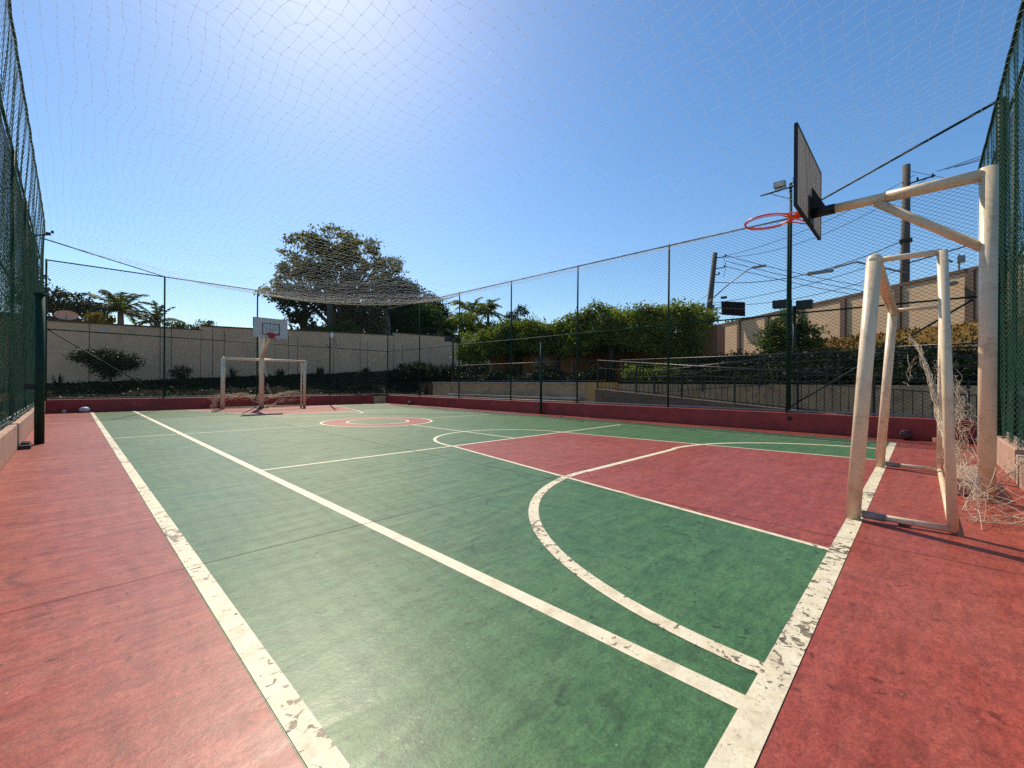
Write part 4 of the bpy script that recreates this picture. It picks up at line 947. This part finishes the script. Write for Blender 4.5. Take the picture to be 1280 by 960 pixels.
# ------------------------------------------------------------------ house roof and dish at far left
t = thing('tiled_roof', 'dark tiled roof edge beyond the wall at the far left', 'roof', (-.6, 29, 3.6))
g = MB()
for k in range(4): g.box((-1.0, 29+.25*k, 3.85+.09*k), (2.6, .27, .05))
g.box((-1.0, 29.5, 3.5), (2.4, .9, .5)); g.build('tiles', M['roof'], t)
t = thing('satellite_dish', 'pinkish grey satellite dish above the tiled roof', 'satellite dish', (-.15, 28.6, 3.9))
g = MB(); n = 20; V = [(-.15, 28.6, 4.12)]
for k in range(n): a_ = 2*math.pi*k/n; V.append((-.15+.40*math.cos(a_), 28.45, 4.12+.22*math.sin(a_)))
g.add(V, [(0, 1+k, 1+(k+1) % n) for k in range(n)]); g.build('dish', M['dish'], t, True)
MB().tube([(-.15, 28.65, 3.7), (-.15, 28.62, 4.1)], .03, 6).build('mast', M['iron'], t)
MB().tube([(-.15, 28.45, 3.92), (-.15, 28.1, 4.1)], .012, 5).build('feed_arm', M['iron'], t)

# ------------------------------------------------------------------ lamps, poles, cables
fl = thing('floodlight_pole', 'tall slim floodlight pole standing on the right fence line', 'floodlight', (12.06, 2.33, KH))
MB().tube([(12.06, 2.30, KH), (12.06, 2.30, 5.98)], .034, 12).build('pole', M['green_metal'], fl, True)
MB().tube([(12.06, 2.95, 5.86), (12.06, 1.9, 5.90)], .022, 8).build('crossarm', M['iron'], fl)
MB().tube([(12.06, 2.72, 5.84), (12.06, 2.32, 5.60)], .008, 5).build('stay', M['iron'], fl)
for y in (2.52, 2.12):
    o = MB().box((12.02, y, 5.99), (.16, .24, .13)).build('lamp', M['steel'], fl); MB().box((11.935, y, 5.98), (.01, .20, .09)).build('lens', M['poster'], o, origin=(12.06, 2.33, KH))
def garden_lamp(label, x, y, zt, dy=.34):
    t = thing('garden_lamp', label, 'lamp', (x, y, 1.0), 'double box garden lamps')
    MB().tube([(x, y, .9), (x, y, zt)], .045, 8).build('pole', M['iron'], t, True)
    MB().box((x, y+dy, zt+.12), (.3, .5, .24)).build('lamp_box', M['iron'], t)
    MB().box((x, y-dy*.8, zt+.03), (.3, .42, .24)).build('lamp_box', M['iron'], t)
    MB().tube([(x, y+dy, zt), (x, y-dy*.8, zt)], .02, 6).build('arm', M['iron'], t)
garden_lamp('garden lamp with two box heads behind the floodlight pole', 16.1, 2.95, 3.62)
garden_lamp('garden lamp with two box heads beyond the far right fence corner', 14.6, 18.6, 3.42)
# lamp with curled cable on the back fence
t = thing('wall_lamp', 'small white lamp with a curled cable on the back fence post', 'lamp', (8.86, 20.9, 3.3))
MB().sphere((8.88, 20.86, 3.40), .09, (1, .6, 1.7)).build('shade', M['white_fin'], t, True)
MB().tube([(8.88-.28*math.sin(a_)*(1 if a_ < 3 else .8), 20.86, 2.95+.28*math.cos(a_)*(a_/5)) for a_ in np.linspace(0, 6.6, 30)], .014, 5).build('cable', M['cable'], t)
# leaf / bracket at left fence top
o = MB().tube([(-.62, 15.5, 4.6), (-.40, 15.5, 4.68)], .02, 6).box((-.40, 15.5, 4.70), (.09, .12, .05)).box((-.33, 15.5, 4.76), (.05, .08, .05)).build('small_camera', M['iron'], origin=(-.6, 15.5, 4.6)); tag(o, 'small dark camera bracket sticking out of the left netting top', 'camera')

def pole(label, base, top, r0, r1):
    t = thing('utility_pole', label, 'utility pole', base, 'utility poles')
    MB().tube([base, top], [r0, r1], 12).build('pole', M['wood_pole'], t, True); return t
p1 = pole('leaning brown utility pole left of the floodlight pole', (30, 10.75, 2.5), (30, 10.03, 9.97), .22, .15)
g = MB()
for z, L in ((9.6, .75), (8.9, .75), (8.5, .45)):
    y = 10.05+(9.97-z)*.1; g.tube([(29.9, y, z), (29.9, y-L, z-.06)], .035, 5); g.tube([(29.9, y-L, z-.06), (29.9, y-L, z+.1)], .05, 6)
g.tube([(29.9, 9.5, 9.7), (29.9, 9.3, 8.9), (29.9, 9.45, 8.2)], .015, 4); g.build('brackets', M['iron'], p1)
MB().tube([(29.8, 10.35, 6.7), (29.8, 9.2, 7.6), (29.8, 8.0, 8.42), (29.8, 7.75, 8.46)], .035, 6).build('lamp_arm', M['steel'], p1)
MB().box((29.8, 7.35, 8.5), (.25, .75, .09)).build('lamp_head', M['steel'], p1)
g = MB(); g.box((29.8, 10.15, 6.25), (.3, .25, .35)); g.box((29.8, 9.4, 6.85), (.15, .35, .14)); g.build('junction_box', M['iron'], p1)
p2 = pole('upright grey utility pole right of the near backboard', (30, .68, 2.5), (30, .62, 12.55), .22, .16)
g = MB(); g.tube([(29.9, .65, 11.5), (29.9, -.45, 11.62)], .04, 5)
for y in (.2, -.35): g.tube([(29.9, y, 11.55), (29.9, y, 11.74)], .04, 6)
g.box((29.9, .62, 8.6), (.5, .5, .12)); g.build('crossarm', M['iron'], p2)
MB().tube([(29.7, .6, 6.9), (29.7, 2.6, 7.85), (29.7, 3.6, 7.7)], .05, 6).build('lamp_arm', M['steel'], p2)
MB().box((29.7, 4.2, 7.58), (.3, 1.2, .14)).build('lamp_head', M['steel'], p2)
t = thing('solar_panel', 'dark tilted solar panel on a curved arm beside the leaning pole', 'solar panel', (28, 9.2, 3))
mt = Matrix.Rotation(R(10), 3, 'X') @ Matrix.Rotation(R(-35), 3, 'Y')
MB().box((28, 8.3, 5.75), (.05, 1.35, .92), mtx=mt).build('panel', M['solar'], t)
MB().box((27.96, 8.3, 5.75), (.012, 1.3, .03), mtx=mt).build('seam', M['steel'], t)
MB().tube([(28.1, 10.2, 3), (28.1, 10.15, 4.9), (28.1, 9.9, 5.4), (28.1, 9.3, 5.95), (28.1, 8.6, 5.85)], .035, 6).build('arm', M['steel'], t)
def cable(label, a, b, sag, r=.018, group='overhead cables'):
    a = Vector(a); b = Vector(b); pts = [a.lerp(b, s)-Vector((0, 0, sag*4*s*(1-s))) for s in np.linspace(0, 1, 15)]
    o = MB().tube(pts, r, 4).build('overhead_cable', M['cable'], origin=tuple(a)); tag(o, label, 'cable', group)
for k, (za, zb, sg) in enumerate(((9.6, 11.9, .5), (9.5, 11.6, .9))): cable(('tighter' if k == 0 else 'slacker')+' thin cable strung between the tops of the two utility poles', (29.9, 9.35-.0*k, za), (29.9, .3-.5*k, zb), sg, .014)
cable('highest cable of the lower bundle between the two utility poles', (29.9, 10.1, 8.0), (29.9, .7, 8.65), .75, .022)
for k, (za, zb, sg) in enumerate(((6.6, 7.9, .35), (6.5, 7.2, .6))): cable(('upper' if k == 0 else 'lower')+' sagging service cable between the middles of the two utility poles', (29.9, 10.3, za), (29.9, .7, zb), sg, .016)
for k in range(3): cable(('top', 'middle', 'bottom')[k]+' cable falling from the leaning pole away to the right', (29.9, 9.3, 9.6-.35*k), (38, -6.5, 5.2-.25*k), .6, .018)
for k in range(2): cable(('upper', 'lower')[k]+' cable running from the leaning pole down to the left', (29.9, 10.2, 7.3-.5*k), (33, 22, 3.6-.4*k), .3, .018)
for k in range(3): cable(('top', 'middle', 'bottom')[k]+' bright cable leaving the upright pole toward the right edge', (29.9, -.5-.3*k, 11.8), (27.5, -9, 13.2-.5*k), .3, .016)
cable('thick black cable crossing behind the basketball arm', (29.9, .7, 7.4), (26, -9, 9.2), .2, .032)
cable('thin wire dropping from the upright pole top across the sky', (29.9, .7, 12.3), (36, -9, 9.5), .3, .012)
mx_, my_ = xw(-.9), -.9
t = thing('meter_box', 'small white meter mast standing on the sunlit right wall', 'meter', (mx_, my_, 5.06))
MB().tube([(mx_, my_, 5.04), (mx_, my_, 5.6)], .03, 6).build('mast', M['steel'], t); MB().box((mx_-.05, my_-.05, 5.42), (.17, .19, .22)).build('box', M['steel'], t); MB().tube([(mx_-.05, my_+.15, 5.36), (mx_-.05, my_+.32, 5.48)], .04, 6).build('horn', M['steel'], t)
o = MB().sphere((xw(-.85)-.16, -.72, 4.62), .12, (1, 1.5, .7)).build('wall_light', M['steel'], smooth=True, origin=(xw(-.85), -.8, 4.6)); tag(o, 'round bulkhead light fixed high on the sunlit right wall', 'light')
